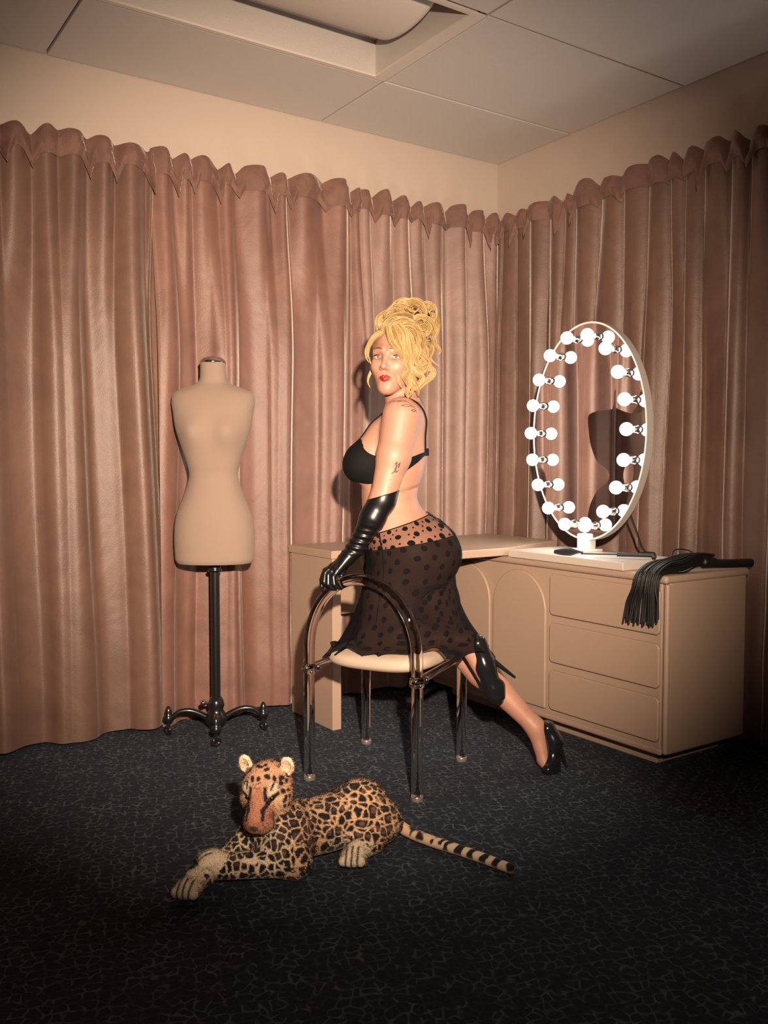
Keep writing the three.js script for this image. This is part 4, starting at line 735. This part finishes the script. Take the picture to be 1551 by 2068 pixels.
    if (nearP < .06) { // toes: dark clefts
      for (const [pc, dir] of [[NEAR, [-.95, -.3]], [FAR, [-.72, .69]], [[.038, .028, .128], [-.62, .78]]]) { const dx = x - pc[0], dz = z - pc[2], f = dx * dir[0] + dz * dir[1], s = -dx * dir[1] + dz * dir[0]; if (Math.hypot(dx, y - pc[1], dz) < .06 && f > -.008) for (const k of [-1, 0, 1]) c = lerp3(c, INK, smooth(.0035, .002, Math.abs(s - k * .0155)) * smooth(-.008, .004, f) * .9); }
      if (nearP < .048) return out(c);
    }
    const leg = bodyP(x, y, z) > -9 && (x < -.17 || y < .05 && z > .08), s = leg ? .023 : x < -.08 && y > .1 ? .0225 : .0265, [f1, f2, id] = cellAt(wx, wy, wz, s), edge = f2 - f1;
    const spot = smooth(.09, .17, edge) * smooth(.86, .70, f1), core = smooth(.36, .26, f1) * (s > .025 ? 1 : .45) * smooth(.3, .5, id + .15);
    c = lerp3(c, INK, spot); return out(lerp3(c, MID, core * spot));
  };
  const plush = std({ vertexColors: true, roughness: 1, sheen: .3, sheenRoughness: .6, sheenColor: rgb(.8, .6, .45) });
  const g = isoMesh(all, [-.47, -.004, -.16], [.27, .32, .20], .0036, furCol);
  const body = obj('body', g, plush, t);
  // tail: ringed, lying on the floor
  const tailPts = [[.235, .06, .02], [.262, .030, .06], [.290, .020, .14], [.318, .018, .22], [.345, .017, .31], [.368, .016, .405]];
  const tc = curve(tailPts), tg = tube(tc, (s) => .0175 - .004 * s, 160, 18), tp = tg.attributes.position, tcol = new Float32Array(tp.count * 3);
  for (let i = 0; i < tp.count; i++) { const x = tp.getX(i), y = tp.getY(i), z = tp.getZ(i), s = clamp((z - .03) / .375), ringy = Math.sin(s * 58 + .8 * noise(x * 70, y * 70, z * 70)), up = smooth(.004, .016, y), k = s < .45 ? smooth(.1, .35, noise(x * 75, y * 75, z * 75) + .25 * ringy) : smooth(-.1, .25, ringy) * up; const c = lerp3(lerp3(TAN, CREAM, s * 1.4), INK, k); tcol.set(c, i * 3); }
  tg.setAttribute('color', new THREE.BufferAttribute(tcol, 3)); obj('tail', tg, plush, t);
  // short pile standing off the cloth
  const pos = g.attributes.position, nor = g.attributes.normal, col = g.attributes.color, fp = [], fn = [], fc = [];
  for (let k = 0; k < 90000; k++) {
    const i = Math.floor(rnd() * pos.count), p = V(pos.getX(i) + rr(-.002, .002), pos.getY(i) + rr(-.002, .002), pos.getZ(i) + rr(-.002, .002)), n = V(nor.getX(i), nor.getY(i), nor.getZ(i)); if (n.y < -.5) continue;
    const d = n.clone().add(V(.45 + rr(-.35, .35), rr(-.55, .2), rr(-.35, .35))).normalize(), s = d.clone().cross(V(rr(-1, 1), rr(-1, 1), rr(-1, 1))).normalize().multiplyScalar(.00055), L = rr(.0035, .0075), j = rr(.8, 1.25);
    p.addScaledVector(n, -.001); fp.push(p.x + s.x, p.y + s.y, p.z + s.z, p.x - s.x, p.y - s.y, p.z - s.z, p.x + d.x * L, p.y + d.y * L, p.z + d.z * L); for (let q = 0; q < 3; q++) { fn.push(n.x, n.y, n.z); fc.push(col.getX(i) * j, col.getY(i) * j, col.getZ(i) * j); }
  }
  const fg = new THREE.BufferGeometry(); fg.setAttribute('position', new THREE.Float32BufferAttribute(fp, 3)); fg.setAttribute('normal', new THREE.Float32BufferAttribute(fn, 3)); fg.setAttribute('color', new THREE.Float32BufferAttribute(fc, 3));
  const fur = obj('fur', fg, std({ vertexColors: true, roughness: 1, side: THREE.DoubleSide }), t); fur.userData.kind = 'stuff';
  // nose tip and glass eyes
  for (const s of [-1, 1]) { const e = V(.034 * s, .0165, .054).applyQuaternion(HQp); obj('eye', new THREE.SphereGeometry(.0075, 16, 12).translate(e.x + HCp[0], e.y + HCp[1], e.z + HCp[2]), M.blackGloss, t); }
}
// ------------------------------------------------------------------ the flash head and its stand, beside the camera
{
  const d = FLASH_TO.clone().sub(FLASH_AT).normalize();
  const t = thing('studio_flash', 'photographer flash head on a stand beside the camera', 'flash', [FLASH_AT.x - d.x * .12, 0, FLASH_AT.z - d.z * .12]);
  const o = t.position, L = (k) => { const p = FLASH_AT.clone().addScaledVector(d, k).sub(o); return [p.x, p.y, p.z]; };
  obj('head', [cyl(L(-.20), L(-.07), .05), cyl(L(-.075), L(-.035), .035, .06)], M.leather, t);
  const face = new THREE.CircleGeometry(.045, 28); face.lookAt(d); const f = obj('flash_tube', face, std({ color: rgb(.9, .9, .9), emissive: rgb(1, .8, .6), emissiveIntensity: 1 }), t); f.position.set(...L(-.014));
  obj('pole', cyl([0, .25, 0], [0, FLASH_AT.y - .05, 0], .012), M.leather, t);
  for (let k = 0; k < 3; k++) { const a = k * 2.094 + 2.4; obj('leg', cyl([0, .5, 0], [Math.sin(a) * .34, .008, Math.cos(a) * .34], .009), M.leather, t); }
}
renderer.render(scene, camera);
